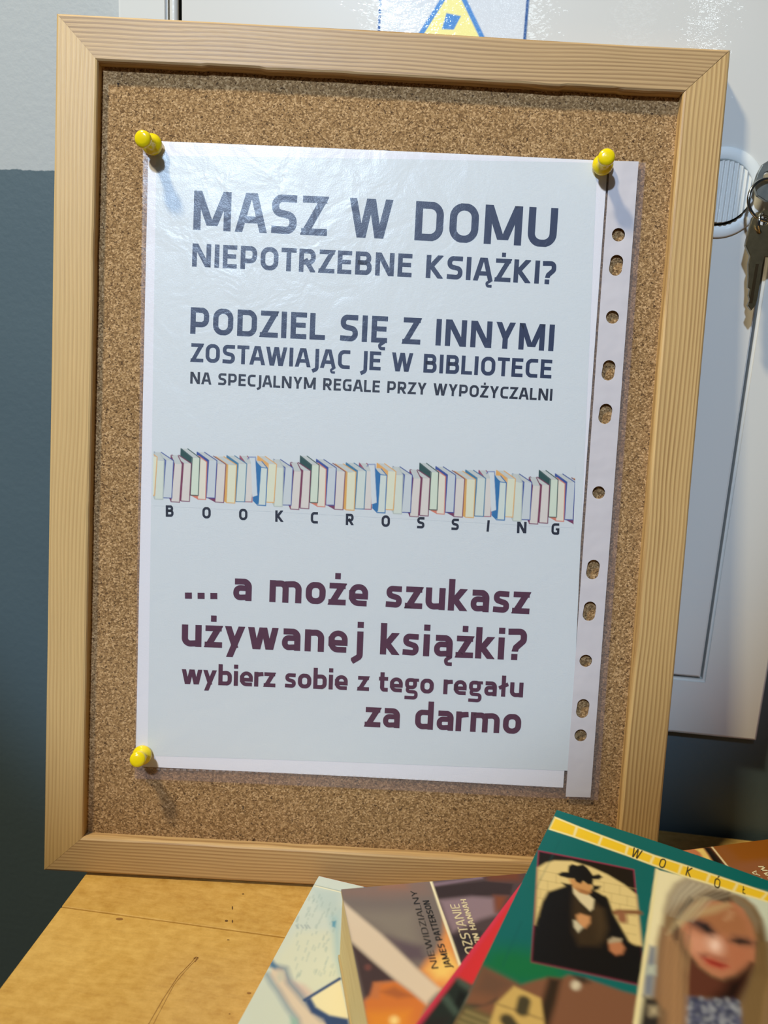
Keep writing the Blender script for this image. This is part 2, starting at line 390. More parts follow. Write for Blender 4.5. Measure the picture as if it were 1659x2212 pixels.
    if ch in 'AĄ':
        W = .82 + wide; A([(s * .62, -.1), (W / 2 - .03, 1.1)]); A([(W - s * .62, -.1), (W / 2 + .03, 1.1)]); A([(W * .2, .32), (W * .8, .32)], ww=t)
        if ch == 'Ą': A([(W - .06, .03), (W - .24, -.09, .06), (W - .21, -.22, .07), (W - .02, -.22)], ww=w * .6, yr=(-.4, .05))
        return W, q
    if ch == 'W':
        W = 1.16 + wide; e = s * .95; a = .29 * W
        A([(e, 1.08), (a, -.05)]); A([(a + .02, -.05), (W / 2 - .02, 1.0)]); A([(W - a - .02, -.05), (W / 2 + .02, 1.0)]); A([(W - e, 1.08), (W - a, -.05)]); return W, q
    if ch == 'K': W = .74 + wide; A([(s, 0), (s, 1)]); A([(W - .10, 1.04), (w + .02, .52), (W - .08, -.04)]); return W, q
    if ch == 'Y': W = .78 + wide; A([(s, 1.07), (W / 2, .40)]); A([(W - s, 1.07), (W / 2, .40)]); A([(W / 2, 0), (W / 2, .48)]); return W, q
    if ch == 'J': W = .36 + wide; A([(W - s, 1), (W - s, -.08, .16), (.02, -.20)], yr=(-.4, 1)); return W, q
    if ch == '?':
        W = .58 + wide; A([(0, O - .02), (W - s, O, .2), (W - s, .62, .12), (W * .45, .40), (W * .38, .25)], yr=(.27, 1)); A([(W * .38 - s, s), (W * .38 + s, s)]); return W, q
    if ch == '.': A([(0, s), (w, s)]); return w, q
    x = X - h
    if ch in 'aą':
        W = .58 + wide; A([(.05, x - .005), (W - s, x, .17), (W - s, 0)], yr=xr); A([(W - s, .40), (s, .40, .13), (s, h, .13), (W - s, h + .03)], ww=t, yr=xr)
        if ch == 'ą': A([(W - .03, .03), (W - .2, -.09, .06), (W - .17, -.22, .07), (W + .0, -.22)], ww=w * .6, yr=(-.4, .05))
        return W, q
    if ch in 'mn':
        if ch == 'n': W = .60 + wide; A([(s, 0), (s, X)], yr=xr); A([(s, x - .02), (W - s, x, .17), (W - s, 0)], yr=xr); return W, q
        W = 1.0 + wide; A([(s, 0), (s, X)], yr=xr); A([(s, x - .02), (W / 2, x, .16), (W / 2, 0)], yr=xr); A([(W / 2 - .02, x - .03), (W - s, x, .17), (W - s, 0)], yr=xr); return W, q
    if ch == 'o': W = .62 + wide; r = .2; A([(s, h, r), (W - s, h, r), (W - s, x, r), (s, x, r)], True, yr=xr); return W, q
    if ch in 'zż':
        W = .54 + wide; A([(.02, x), (W - .02, x)], ww=t, yr=xr); A([(0, h), (W, h)], ww=t, yr=xr)
        A([(W - s * 1.3 + .1, X + .1), (W - s * 1.3, x), (s * 1.3, h), (s * 1.3 - .1, -.1)], yr=xr)
        if ch == 'ż': A([(W / 2 - s * .9, .92), (W / 2 + s * .9, .92)], ww=w, yr=(X, 1.4))
        return W, q
    if ch == 'e': W = .60 + wide; A([(W - .04, h), (s, h, .2), (s, x, .2), (W - s, x, .2), (W - s, .31), (s, .31)], ww=t, yr=xr); A([(s, .2), (s, .5)], yr=xr); return W, q
    if ch == 's': W = .50 + wide; A([(W - .02, x - .01), (s, x, .15), (s, .40, .10), (W - s, .31, .10), (W - s, h, .15), (0, h + .02)], ww=t, yr=xr); return W, q
    if ch == 'u': W = .61 + wide; A([(s, X), (s, h, .17), (W - s, h + .03)], yr=xr); A([(W - s, 0), (W - s, X)], yr=xr); return W, q
    if ch == 'k': W = .60 + wide; A([(s, 0), (s, 1)]); A([(W - .09, X + .05), (w + .02, .35), (W - .07, -.05)], yr=xr); return W, q
    if ch == 'y': W = .66 + wide; A([(s, X + .06), (W / 2 + .02, .0)], yr=xr); A([(W - s, X + .06), (W * .20, -.38)], yr=(-.28, X)); return W, q
    if ch == 'w':
        W = .96 + wide; e = s * .95; a = .28 * W
        A([(e, X + .06), (a, -.05)], yr=xr); A([(a + .02, -.05), (W / 2 - .02, X)], yr=xr); A([(W - a - .02, -.05), (W / 2 + .02, X)], yr=xr); A([(W - e, X + .06), (W - a, -.05)], yr=xr); return W, q
    if ch in 'ij':
        if ch == 'i': W = w; A([(s, 0), (s, X)], yr=xr); A([(0, .91), (w, .91)], ww=w, yr=(0, 1.2)); return W, q
        W = .34 + wide; A([(W - s, X), (W - s, -.10, .12), (.0, -.26)], yr=(-.5, X)); A([(W - w, .91), (W, .91)], ww=w, yr=(0, 1.2)); return W, q
    if ch == 'b': W = .62 + wide; A([(s, 0), (s, 1)]); A([(s, x - .03), (W - s, x, .17), (W - s, h, .17), (s, h)], yr=xr); return W, q
    if ch == 'd': W = .62 + wide; A([(W - s, 0), (W - s, 1)]); A([(W - s, x), (s, x, .17), (s, h, .17), (W - s, h + .03)], yr=xr); return W, q
    if ch == 'r': W = .42 + wide; A([(s, 0), (s, X)], yr=xr); A([(s, x - .08), (W * .55, x - .02), (W, x)], yr=xr); return W, q
    if ch == 't': W = .42 + wide; A([(s + .06, .92), (s + .06, h, .12), (W, h)], yr=(0, 1)); A([(0, x), (W, x)], ww=t, yr=xr); return W, q
    if ch == 'ł': W = .42 + wide; A([(W / 2, 0), (W / 2, 1)]); A([(0, .40), (W, .60)], ww=t); return W, q
    if ch == 'g':
        W = .62 + wide; r = .13; A([(s, .26, r), (W - s - .06, .26, r), (W - s - .06, x, r), (s, x, r)], True, ww=t, yr=xr); A([(W * .5, x), (W + .02, x)], ww=t * .8, yr=xr)
        A([(s + .04, .22), (s + .02, .06, .08), (W - s, .04, .1), (W - s, -.24, .12), (0, -.23)], ww=t * .9, yr=(-.4, .3)); return W, q
    raise ValueError(ch)
def lettering(name, text, P0, P1, cap, w, mat, parent, to3, tall=None, minseg=None, color=None):
    """P0,P1: 2D ends of the baseline in surface coordinates, cap: cap height; to3(x,y): 2D -> 3D"""
    P0 = Vector(P0); P1 = Vector(P1); L = (P1 - P0).length; ex = (P1 - P0) / L; ey = Vector((-ex.y, ex.x)) * (-1 if tall == 'flip' else 1)
    G = [glyph(c, w) for c in text]; DG = 'AĄWYTZŻLJwyzżkr?'
    kern = [-(.035 if a_ in DG else 0) - (.035 if b_ in DG else 0) - (.05 if (a_ in 'AĄL' and b_ in 'WYT') or (a_ in 'WYT' and b_ in 'AĄJ') else 0) for a_, b_ in zip(text[:-1], text[1:])] + [0]
    tot = sum(g[0] for g in G) + sum(kern); gap = (L / cap - tot) / max(1, len(text) - 1); sx = 1.0
    lo, hi = .085, .16
    if gap < lo or gap > hi: sx = (L / cap) / (tot + (len(text) - 1) * min(max(gap, lo), hi)); gap = min(max(gap, lo), hi)
    V, F = [], []; x = 0.0
    for (adv, strokes), kr_ in zip(G, kern):
        for pts, closed, ww, (y0, y1) in strokes:
            for quad in ribbon(pts, closed, ww):
                c = clip(quad, -.02, adv + .02, y0, y1)
                if len(c) < 3: continue
                area = sum(c[i - 1][0] * c[i][1] - c[i][0] * c[i - 1][1] for i in range(len(c)))
                if abs(area) < 1e-7: continue
                if area < 0: c = c[::-1]
                F.append(tuple(range(len(V), len(V) + len(c))))
                for p in c:
                    q = P0 + ex * ((x + p[0]) * sx * cap) + ey * (p[1] * cap); V.append(to3(q.x, q.y))
        x += adv + gap + kr_
    me = mesh(name, V, F)
    o = link(name, me, mat, parent); o['sx'] = round(sx, 3); return o

# ============================================================ THE SETTING
PAINT_Z = on_y((50, 367), 0.0).z
M_wall = mat_wall()
tag(link('wall_back', box_me('wall_back', -1.3, 1.5, 0.0, .12, 0, 2.3), M_wall), kind='structure')
mf = NT('floor_tiles'); cf = mf.noise(mf.coords(), 14, 4); mf.l(mf.ramp(cf, [(.3, lin((96, 92, 86))), (.7, lin((124, 119, 110)))]), mf.b.inputs['Base Color']); mf.b.inputs['Roughness'].default_value = .4
tag(link('floor', box_me('floor', -1.3, 1.5, -1.6, .12, -.05, 0.0), mf.m), kind='structure')

# ============================================================ TABLE
TX0, TX1 = -.1722, .62
table = empty('wooden_table', Matrix.Translation((TX0 + .3, -.21, 0)))
tag(table, 'honey-coloured wooden table with scratched plank top standing against the wall', 'table')
def tl(x0, x1, y0, y1, z0, z1, nm, mt, bev=.0008):
    me = box_me(nm, x0 - table.location.x, x1 - table.location.x, y0 - table.location.y, y1 - table.location.y, z0, z1, bev); return link(nm, me, mt, table)
seams = [-.006, -.1232, -.2425, -.3620, -.46]
for i in range(4):
    pk = tl(TX0, TX1, seams[i + 1] + .0002, seams[i] - (.0002 if i else 0), TABLE - .022, TABLE, 'plank', mat_table(i * 7.3), .0005)
    if i == 1:
        # wear marks: scratches and small knots, thin skins pressed in the varnish
        V, F = [], []
        def mark(pts, wd):
            pp = [on_z(p, .00012) - table.location for p in pts]
            for a, b in zip(pp[:-1], pp[1:]):
                d = (b - a).normalized(); n = Vector((-d.y, d.x, 0)) * wd / 2; k = len(V)
                V.extend([a + n, a - n, b - n * .6, b + n * .6]); F.append((k, k + 1, k + 2, k + 3))
        mark([(424, 2066), (412, 2080), (385, 2108), (352, 2158), (322, 2210), (300, 2245)], .0003)
        mark([(426, 2070), (398, 2100), (375, 2128), (340, 2195), (325, 2225)], .0002)
        mark([(418, 2070), (428, 2068), (421, 2078)], .0006)
        for cx, cy, a_, b_ in ((258, 1985, 8, 2.6), (538, 2145, 5, 2.2), (496, 2190, 2.2, 1.2)):
            k = len(V); V.extend([on_z((cx + a_ * math.cos(t_ * .52), cy + b_ * math.sin(t_ * .52)), .00012) - table.location for t_ in range(12)]); F.append(tuple(range(k, k + 12)))
        tag(link('scratch_marks', mesh('scratch_marks', V, F), P('scratch', lin((150, 108, 56)), .6).m, pk), kind='stuff')
    if i == 0:
        V, F = [], []
        for cx, cy, a_, b_ in ((502, 1961, 1.4, 4), (489, 1989, 3.5, 2), (502, 1990, 1.4, 3.4), (525, 1931, 2.4, 1), (493, 2030, 3, .8)):
            k = len(V); V.extend([on_z((cx + a_ * math.cos(t_ * .52), cy + b_ * math.sin(t_ * .52)), .00012) - table.location for t_ in range(12)]); F.append(tuple(range(k, k + 12)))
        tag(link('scratch_marks', mesh('scratch_marks', V, F), P('scratch', lin((96, 66, 36)), .6).m, pk), kind='stuff')
mleg = mat_table(31)
for (x, y) in ((TX0 + .05, -.05), (TX1 - .05, -.05), (TX0 + .05, -.41), (TX1 - .05, -.41)):
    tl(x - .022, x + .022, y - .022, y + .022, 0, TABLE - .022, 'leg', mleg, .002)
tl(TX0 + .07, TX1 - .07, -.058, -.040, TABLE - .09, TABLE - .022, 'apron', mleg); tl(TX0 + .07, TX1 - .07, -.42, -.402, TABLE - .09, TABLE - .022, 'apron', mleg)

# ============================================================ WALL CABINET
CZ = CAM.z; CF = -.0100                       # front face of the cabinet frame
cx0, cx1 = -.1899, .1663; cz0, cz1 = CZ - .1988, CZ + .36
dx0, dx1 = -.1570, .1321; dz0, dz1 = CZ - .1650, CZ + .325
cabinet = empty('wall_cabinet', Matrix.Translation((0, 0, cz0)))
tag(cabinet, 'white enamelled metal fuse cabinet on the wall behind the cork board', 'cabinet')
M_cab = mat_cab('white_enamel', (208, 206, 200), .35, .10); M_door = mat_cab('white_enamel_door', (206, 203, 197), .35, .20)
def loc(me, parent=cabinet): 
    for v in me.vertices: v.co = v.co - parent.location
    return me
gap = .0018
outer = [(cx0, cz0), (cx1, cz0), (cx1, cz1), (cx0, cz1)]
inner = [(dx0 - .0075, dz0 - gap), (dx0 - .0075, dz1 + gap), (dx1 + gap, dz1 + gap), (dx1 + gap, dz0 - gap)]
me = prism('frame', [outer, inner], 0, 0.0098)
for v in me.vertices: v.co = Vector((v.co.x, -v.co.z, v.co.y))
bm = bmesh.new(); bm.from_mesh(me); bmesh.ops.recalc_face_normals(bm, faces=bm.faces)
eds = [e for e in bm.edges if all(abs(v.co.y + .0098) < 1e-6 for v in e.verts) and len(e.link_faces) == 2 and abs(e.calc_face_angle(0)) > 1]
bmesh.ops.bevel(bm, geom=eds, offset=.0012, segments=3, affect='EDGES'); bm.to_mesh(me); bm.free()
link('cabinet_frame', loc(me), M_cab, cabinet)
link('back_plate', loc(box_me('back_plate', dx0 - .0075, dx1 + gap, -.0015, -.0005, dz0 - gap, dz1 + gap)), P('cabinet_inside', lin((28, 32, 36)), .6).m, cabinet)
KX, KZ = .1082, CZ + .0796
door_loops = [[(dx0, dz0), (dx1, dz0), (dx1, dz1), (dx0, dz1)], circle(KX, KZ, .0178, 48)[::-1]]
me = prism('door', door_loops, .0060, .0103)
for v in me.vertices: v.co = Vector((v.co.x, -v.co.z, v.co.y))
bm = bmesh.new(); bm.from_mesh(me); bmesh.ops.recalc_face_normals(bm, faces=bm.faces)
eds = [e for e in bm.edges if all(abs(v.co.y + .0103) < 1e-6 for v in e.verts) and len(e.link_faces) == 2 and abs(e.calc_face_angle(0)) > 1]
bmesh.ops.bevel(bm, geom=eds, offset=.0008, segments=3, affect='EDGES'); bm.to_mesh(me); bm.free()
door = link('door', loc(me), M_door, cabinet)
# hinge strip between frame and door, left
hs = lathe('hinge_strip', [(.0001, dz0), (.0022, dz0), (.0022, dz1), (.0001, dz1)], 20)
for v in hs.vertices: v.co += Vector((dx0 - .0046, -.0078, 0))
link('hinge_strip', loc(hs), M_cab, cabinet, smooth=False)
# warning sticker: printed sheet on the door
sl, sr = on_y((817, 30), -.0104).x, on_y((1141, 30), -.0104).x; sb = CZ + .118; st = sb + .100
nx, nz = 190, 250; xs = np.linspace(sl, sr, nx); zs = np.linspace(sb, st, nz); XX, ZZ = np.meshgrid(xs, zs); Q = np.c_[XX.ravel(), ZZ.ravel()]
uvs = lambda p: (lambda v: np.array((v.x, v.z)))(on_y(p, -.0104))
A = Art(Q, (208, 210, 214), uvs)
ks = K(780, 0, 4.1475)
for a, b in (((sl + .0007, sb), (sl + .0007, st)), ((sr - .0007, sb), (sr - .0007, st)), ((sl, st - .0007), (sr, st - .0007)), ((sl, sb + .0007), (sr, sb + .0007))):
    A.uv = lambda p: np.array(p); A.line(a, b, .0014, (30, 78, 140))
A.uv = uvs
apex = (986, -140)
t1, t2, = ks([(545, 250)])[0], ks([(1090, 290)])[0]
def ext(a, b, k): return (a[0] + (b[0] - a[0]) * k, a[1] + (b[1] - a[1]) * k)
L0 = ks([(545, 252)])[0]; L1 = ks([(705, 0)])[0]; R0 = ks([(1085, 285)])[0]; R1 = ks([(948, 0)])[0]
# intersection of the two flanks
def isect(a, b, c, d):
    r = (b[0] - a[0], b[1] - a[1]); s_ = (d[0] - c[0], d[1] - c[1]); t_ = ((c[0] - a[0]) * s_[1] - (c[1] - a[1]) * s_[0]) / (r[0] * s_[1] - r[1] * s_[0]); return (a[0] + r[0] * t_, a[1] + r[1] * t_)
AP = isect(L0, L1, R0, R1); BL_ = ext(L1, L0, 1.9); BR_ = ext(R1, R0, 1.75)
A.poly([AP, BR_, BL_], (62, 128, 196)); 
inn = [ext(p, ((AP[0] + BL_[0] + BR_[0]) / 3, (AP[1] + BL_[1] + BR_[1]) / 3), .19) for p in (AP, BR_, BL_)]
A.poly(inn, (240, 228, 140))
A.poly(ks([(765, 118), (895, 145), (830, 268), (724, 262)]), (62, 128, 196))
V = [(x, -.01055, z) for x, z in Q]; F = [(r * nx + c, r * nx + c + 1, (r + 1) * nx + c + 1, (r + 1) * nx + c) for r in range(nz - 1) for c in range(nx - 1)]
me = mesh('warning_sticker', V, F); set_print(me, A.C, len(V))
mst = NT('sticker_print'); vc = mst.n('ShaderNodeVertexColor'); vc.layer_name = 'print'; mst.l(vc.outputs[0], mst.b.inputs['Base Color']); mst.b.inputs['Roughness'].default_value = .4
mst.b.inputs['Coat Weight'].default_value = 1.0; mst.b.inputs['Coat Roughness'].default_value = .05; mst.b.inputs['Specular IOR Level'].default_value = .2
n_ = mst.noise(mst.coords((140, 140, 330)), 1.0, 4, .6); bp_ = mst.bump(n_, .30, .0011)
for k in list(mst.b.inputs['Normal'].links): mst.t.links.remove(k)
mst.l(bp_.outputs[0], mst.b.inputs['Coat Normal'])
link('warning_sticker', loc(me), mst.m, door); 
bpy.data.objects['warning_sticker']['label'] = 'white warning sticker with blue border and yellow triangle'
# round ribbed lock handle
M_knob = mat_cab('knob_plastic', (222, 223, 220), .3, .04)
lock_ring = lathe('lock_bezel', [(.0146, .0005), (.0147, .0022), (.0153, .0028), (.0175, .0031), (.0198, .0027), (.0204, .0022), (.0205, .0)], 64)
bm = bmesh.new(); bm.from_mesh(lock_ring)
for f in [f for f in bm.faces if len(f.verts) > 8]: bm.faces.remove(f)
bm.to_mesh(lock_ring); bm.free()
RX = Matrix.Rotation(math.radians(90), 4, 'X')
def locM(x, y, z): return Matrix.Translation(Vector((x, y, z)) - cabinet.location) @ RX
lb = link('lock_bezel', lock_ring, M_knob, cabinet, locM(KX, -.0088, KZ), smooth=True)
link('lock_well', lathe('lock_well', [(.0002, .0), (.0150, .0), (.0150, .0006), (.0002, .0006)], 40), P('lock_dark', lin((52, 58, 62)), .45).m, lb, Matrix.Translation((0, 0, -.0008)))
# ribbed disc: vertical ribs
V, F = [], []; N = 200; r0 = .0137; colsx = np.linspace(-r0, r0, N)
for i, x in enumerate(colsx):
    hh = math.sqrt(max(r0 * r0 - x * x, 1e-10)); ph = (x / .00225) % 1.0; z = .0042 + .0012 * (0.5 - 0.5 * math.cos(2 * math.pi * ph)) ** .6
    V += [(x, -hh, 0), (x, -hh, z), (x, hh, z), (x, hh, 0)]
for i in range(N - 1):
    a = i * 4; b = a + 4; F += [(a, b, b + 1, a + 1), (a + 1, b + 1, b + 2, a + 2), (a + 2, b + 2, b + 3, a + 3)]
me = mesh('ribbed_knob', V, F); link('ribbed_knob', me, P('knob_ribbed', lin((214, 215, 212)), .35).m, lb, Matrix.Translation((0, 0, .0)))

# ============================================================ KEYS
def metal(name, col, rough, seed=0):
    m = NT(name); n = m.noise(m.coords(), 350, 3); m.b.inputs['Metallic'].default_value = 1.0
    m.l(m.ramp(n, [(.3, tuple(x * .8 for x in lin(col))), (.7, lin(col))]), m.b.inputs['Base Color']); m.b.inputs['Roughness'].default_value = rough; m.bump(n, .12, .0003); return m.m
M_brass = metal('aged_brass', (176, 156, 118), .30); M_nick = metal('dull_nickel', (172, 170, 160), .38); M_ring = metal('polished_steel', (205, 203, 196), .14)
def key(name, loops_px, y, th, mat, label, group=None, holes=()):
    base = on_y(loops_px[0], y); t = empty(name, Matrix.Translation(base)); tag(t, label, 'key', group)
    L = [[(on_y(p, y).x - base.x, on_y(p, y).z - base.z) for p in loops_px]]
    for (hx, hy, hr) in holes:
        c = on_y((hx, hy), y); L.append(circle(c.x - base.x, c.z - base.z, hr, 20)[::-1])
    me = prism('key_blank', L, 0, th)
    for v in me.vertices: v.co = Vector((v.co.x, -v.co.z, v.co.y))
    bm = bmesh.new(); bm.from_mesh(me); bmesh.ops.recalc_face_normals(bm, faces=bm.faces)
    eds = [e for e in bm.edges if len(e.link_faces) == 2 and e.calc_face_angle(0) > 1 and abs(e.verts[0].co.y - e.verts[1].co.y) < 1e-6 and min(v.co.y for v in e.verts) < -th + 1e-6]
    bmesh.ops.bevel(bm, geom=eds, offset=.0003, segments=2, affect='EDGES'); bm.to_mesh(me); bm.free()
    return t, me
kb = [(1617, 487), (1622, 472), (1632, 460), (1650, 455), (1672, 460), (1690, 476), (1697, 500), (1694, 522), (1684, 546), (1663, 557), (1648, 556),
      (1644, 572), (1634, 640), (1629, 660), (1620, 671), (1612, 660), (1617, 648), (1614, 638), (1617, 625), (1612.5, 622), (1614, 600), (1613.5, 570), (1617.5, 554), (1607, 531)]
kt, kme = key('hanging_key', kb, -.0215, .0022, M_brass, 'brass key hanging from the ring below the cabinet lock', holes=((1646, 478, .0021),))
for v in kme.vertices: pass
link('key_blank', kme, M_brass, kt)
gm = box_me('key_groove', -.0012, -.0004, 0, 0, 0, 0) if False else None
g0 = on_y((1636, 570), -.0238) - kt.location; g1 = on_y((1622, 655), -.0238) - kt.location
V = [g0 + Vector((-.0007, 0, 0)), g0 + Vector((.0007, 0, 0)), g1 + Vector((.0007, 0, 0)), g1 + Vector((-.0007, 0, 0))]; V += [v + Vector((0, .0006, 0)) for v in V]
link('key_groove', mesh('key_groove', V, [(0, 1, 2, 3), (4, 7, 6, 5), (0, 4, 5, 1), (1, 5, 6, 2), (2, 6, 7, 3), (3, 7, 4, 0)]), P('groove', lin((72, 58, 40)), .5, 1.0).m, kt)
ka = [(1634, 375), (1644, 357), (1660, 347), (1690, 346), (1704, 362), (1708, 392), (1700, 420), (1680, 436), (1652, 437), (1632, 424), (1626, 398)]
kt2, kme2 = key('lock_key', ka, -.0170, .0022, M_nick, 'dull grey key stuck in the cabinet lock', holes=((1655, 383, .0020),))
link('key_blank', kme2, M_nick, kt2)
c_ = on_y((1664, 398), -.0170) - kt2.location
sh = box_me('key_shank', c_.x - .004, c_.x + .0, 0, .009, c_.z - .001, c_.z + .001); link('key_shank', sh, M_nick, kt2)
rc = on_y((1657, 432), -.0215)
kr = link('key_ring', torus('key_ring', .0092, .00075, 56, 14), M_ring, None, smooth=True)
kr.matrix_world = Matrix.Translation(rc) @ Matrix.Rotation(math.radians(84), 4, 'X') @ Matrix.Rotation(math.radians(14), 4, 'Y')
tag(kr, 'thin steel ring joining the two keys at the cabinet lock', 'ring')
kr2 = link('key_ring', torus('key_ring_small', .0040, .0007, 40, 12), M_ring, None, smooth=True)
kr2.matrix_world = Matrix.Translation(on_y((1645, 482), -.0232)) @ Matrix.Rotation(math.radians(90), 4, 'X') @ Matrix.Rotation(math.radians(55), 4, 'Y')
tag(kr2, 'small steel link through the hole of the hanging brass key', 'ring')

# ============================================================ CORK BOARD
board = empty('cork_board', BM)
tag(board, 'cork notice board in a pine frame leaning on the cabinet', 'notice board')
BW, BH, BT = .300, .400, .0135
WT, WB, WL, WR = .0196, .0182, .0190, .0196
def rail(name, M, L, w, cut0, cut1, mat, chips=0.0, seed=0):
    prof = [(0, -BT), (0, -.0012), (.0004, -.0004), (.0012, 0), (w * .35, 0), (w * .7, 0), (w - .0012, 0), (w - .0004, -.0004), (w, -.0012), (w, -BT)]
    N = 90; V, F = [], []
    for i in range(N + 1):
        t = i / N
        for j, (y, z) in enumerate(prof):
            x0 = y * cut0 + .00008; x1 = L - y * cut1 - .00008; x = x0 + (x1 - x0) * t; yy = y; zz = z
            if y > w - .002 and z > -.004:
                yy = y + chips * (mnoise.noise(Vector((x * 60, seed, 0))) * .6 + (1 if mnoise.noise(Vector((x * 25, seed + 5, 2))) > .32 else 0) * -.8)
            yy += .0004 * mnoise.noise(Vector((x * 9, seed, 9)))
            V.append((x, yy, zz))
    n = len(prof)
    for i in range(N):
        for j in range(n):
            a, b = i * n + j, i * n + (j + 1) % n; F.append((a, b, b + n, a + n))
    F.append(tuple(range(n - 1, -1, -1))); F.append(tuple(N * n + j for j in range(n)))
    me = mesh(name, V, F); bm = bmesh.new(); bm.from_mesh(me); bmesh.ops.recalc_face_normals(bm, faces=bm.faces); bm.to_mesh(me); bm.free()
    o = link(name, me, mat, board, M, smooth=False); return o
pl, pd = lin((192, 158, 112)), lin((102, 66, 34))
Tm = lambda x, y, ang: Matrix.Translation((x, y, 0)) @ Matrix.Rotation(ang, 4, 'Z')
flip = Matrix.Scale(-1, 4, (0, 1, 0))
# every rail: local X along its length, local Y from the outer to the inner edge
rail('frame_rail', Tm(BW / 2, BH / 2, math.pi), BW, WT, WR / WT, WL / WT, wood_rail('pine_top', pl, pd, 560, .95, 2.1), .0006, 3)
rail('frame_rail', Tm(-BW / 2, -BH / 2, 0), BW, WB, WL / WB, WR / WB, wood_rail('pine_bottom', lin((206, 172, 124)), lin((132, 90, 50)), 620, .95, 5.6), .0003, 7)
rail('frame_rail', Tm(-BW / 2, BH / 2, -math.pi / 2), BH, WL, WT / WL, WB / WL, wood_rail('pine_left', lin((206, 172, 118)), lin((160, 118, 68)), 560, .6, 8.3), .0002, 11)
rail('frame_rail', Tm(BW / 2, -BH / 2, math.pi / 2), BH, WR, WB / WR, WT / WR, wood_rail('pine_right', lin((206, 170, 114)), lin((130, 86, 42)), 520, 1.0, 12.9), .0002, 13)
cw = prism('cork_panel', [[(-BW / 2 + WL - .003, -BH / 2 + WB - .003), (BW / 2 - WR + .003, -BH / 2 + WB - .003), (BW / 2 - WR + .003, BH / 2 - WT + .003), (-BW / 2 + WL - .003, BH / 2 - WT + .003)]], -.0095, -.0052)
link('cork_panel', cw, mat_cork(), board)
# small nail marks in the cork
M_hole = P('hole_dark', lin((46, 30, 20)), .9).m
for px, py, a_, b_ in ((525, 1745, 1.2, 4.5), (255, 181, 2.2, 2.6), (430, 1716, 1.5, 1.5), (1226, 1731, 1.6, 2.6)):
    V = [(*on_board((px + a_ * math.cos(t_ * .7), py + b_ * math.sin(t_ * .7)), -.0051), -.00512) for t_ in range(9)]
    link('pin_hole', mesh('pin_hole', V, [tuple(range(8, -1, -1))]), M_hole, board)

# ============================================================ POSTER AND SLEEVE
SW = -.0040                                    # plane of the paper in board coordinates
def wav(x, y):
    return (.00045 * math.sin(y * 16 + .8) * math.cos(x * 10 + .4) + .00030 * math.sin(x * 26 + y * 9) + .0003)
PC = [on_board(p, SW) for p in ((321, 304), (1313, 347.5), (1216, 1700.5), (293, 1655))]
def bil(u, v, C=PC):   # u right, v down
    a, b, c, d = [Vector(p) for p in C]; return (a * (1 - u) * (1 - v) + b * u * (1 - v) + c * u * v + d * (1 - u) * v)
pc = bil(.5, .5)
poster = empty('poster', BM @ Matrix.Translation((pc.x, pc.y, SW)))
tag(poster, 'white printed book-exchange poster with navy and plum lettering inside the clear sleeve', 'poster')
def to3(off):
    return lambda x, y: (x - pc.x, y - pc.y, wav(x, y) + off)
nu, nv = 44, 62; V, F = [], []
for j in range(nv + 1):
    for i in range(nu + 1):
        q = bil(i / nu, j / nv); V.append(to3(0)(q.x, q.y))
for j in range(nv):
    for i in range(nu): a = j * (nu + 1) + i; F.append((a, a + nu + 1, a + nu + 2, a + 1))
mp_ = NT('paper_white'); mp_.b.inputs['Base Color'].default_value = (*lin((224, 222, 227)), 1); mp_.b.inputs['Roughness'].default_value = .7; mp_.bump(mp_.noise(mp_.coords(), 1400, 2), .12, .0004)
sheet = link('paper_sheet', mesh('paper_sheet', V, F), mp_.m, poster, smooth=True)
md = sheet.modifiers.new('thickness', 'SOLIDIFY'); md.thickness = .0001; md.offset = -1
sheet.modifiers.new('crisp_edges', 'EDGE_SPLIT')
# grey-blue printed field inside a white margin
FC = [on_board(p, SW) for p in ((338, 336), (1290, 352), (1232, 1664), (319, 1632))]
V, F = [], []; nu, nv = 40, 56
for j in range(nv + 1):
    for i in range(nu + 1): q = bil(i / nu, j / nv, FC); V.append(to3(.00006)(q.x, q.y))
for j in range(nv):
    for i in range(nu): a = j * (nu + 1) + i; F.append((a, a + nu + 1, a + nu + 2, a + 1))
mg = NT('printed_grey'); mg.b.inputs['Base Color'].default_value = (*lin((208, 213, 215)), 1); mg.b.inputs['Roughness'].default_value = .7; mg.bump(mg.noise(mg.coords(), 1400, 2), .12, .0004)
link('printed_field', mesh('printed_field', V, F), mg.m, poster, smooth=True)
M_navy = P('ink_navy', lin((16, 36, 72)), .5).m; M_dark = P('ink_dark', lin((16, 26, 46)), .5).m; M_plum = P('ink_plum', lin((78, 36, 62)), .5).m
def line_px(text, a, b, cap_px, w, mat, nm='printed_text'):
    P0 = Vector(on_board(a, SW)); P1 = Vector(on_board(b, SW)); T = Vector(on_board((a[0] + cap_px * .03, a[1] - cap_px), SW))
    return lettering(nm, text, P0, P1, (T - P0).length, w, mat, poster, to3(.00013))
sx = []
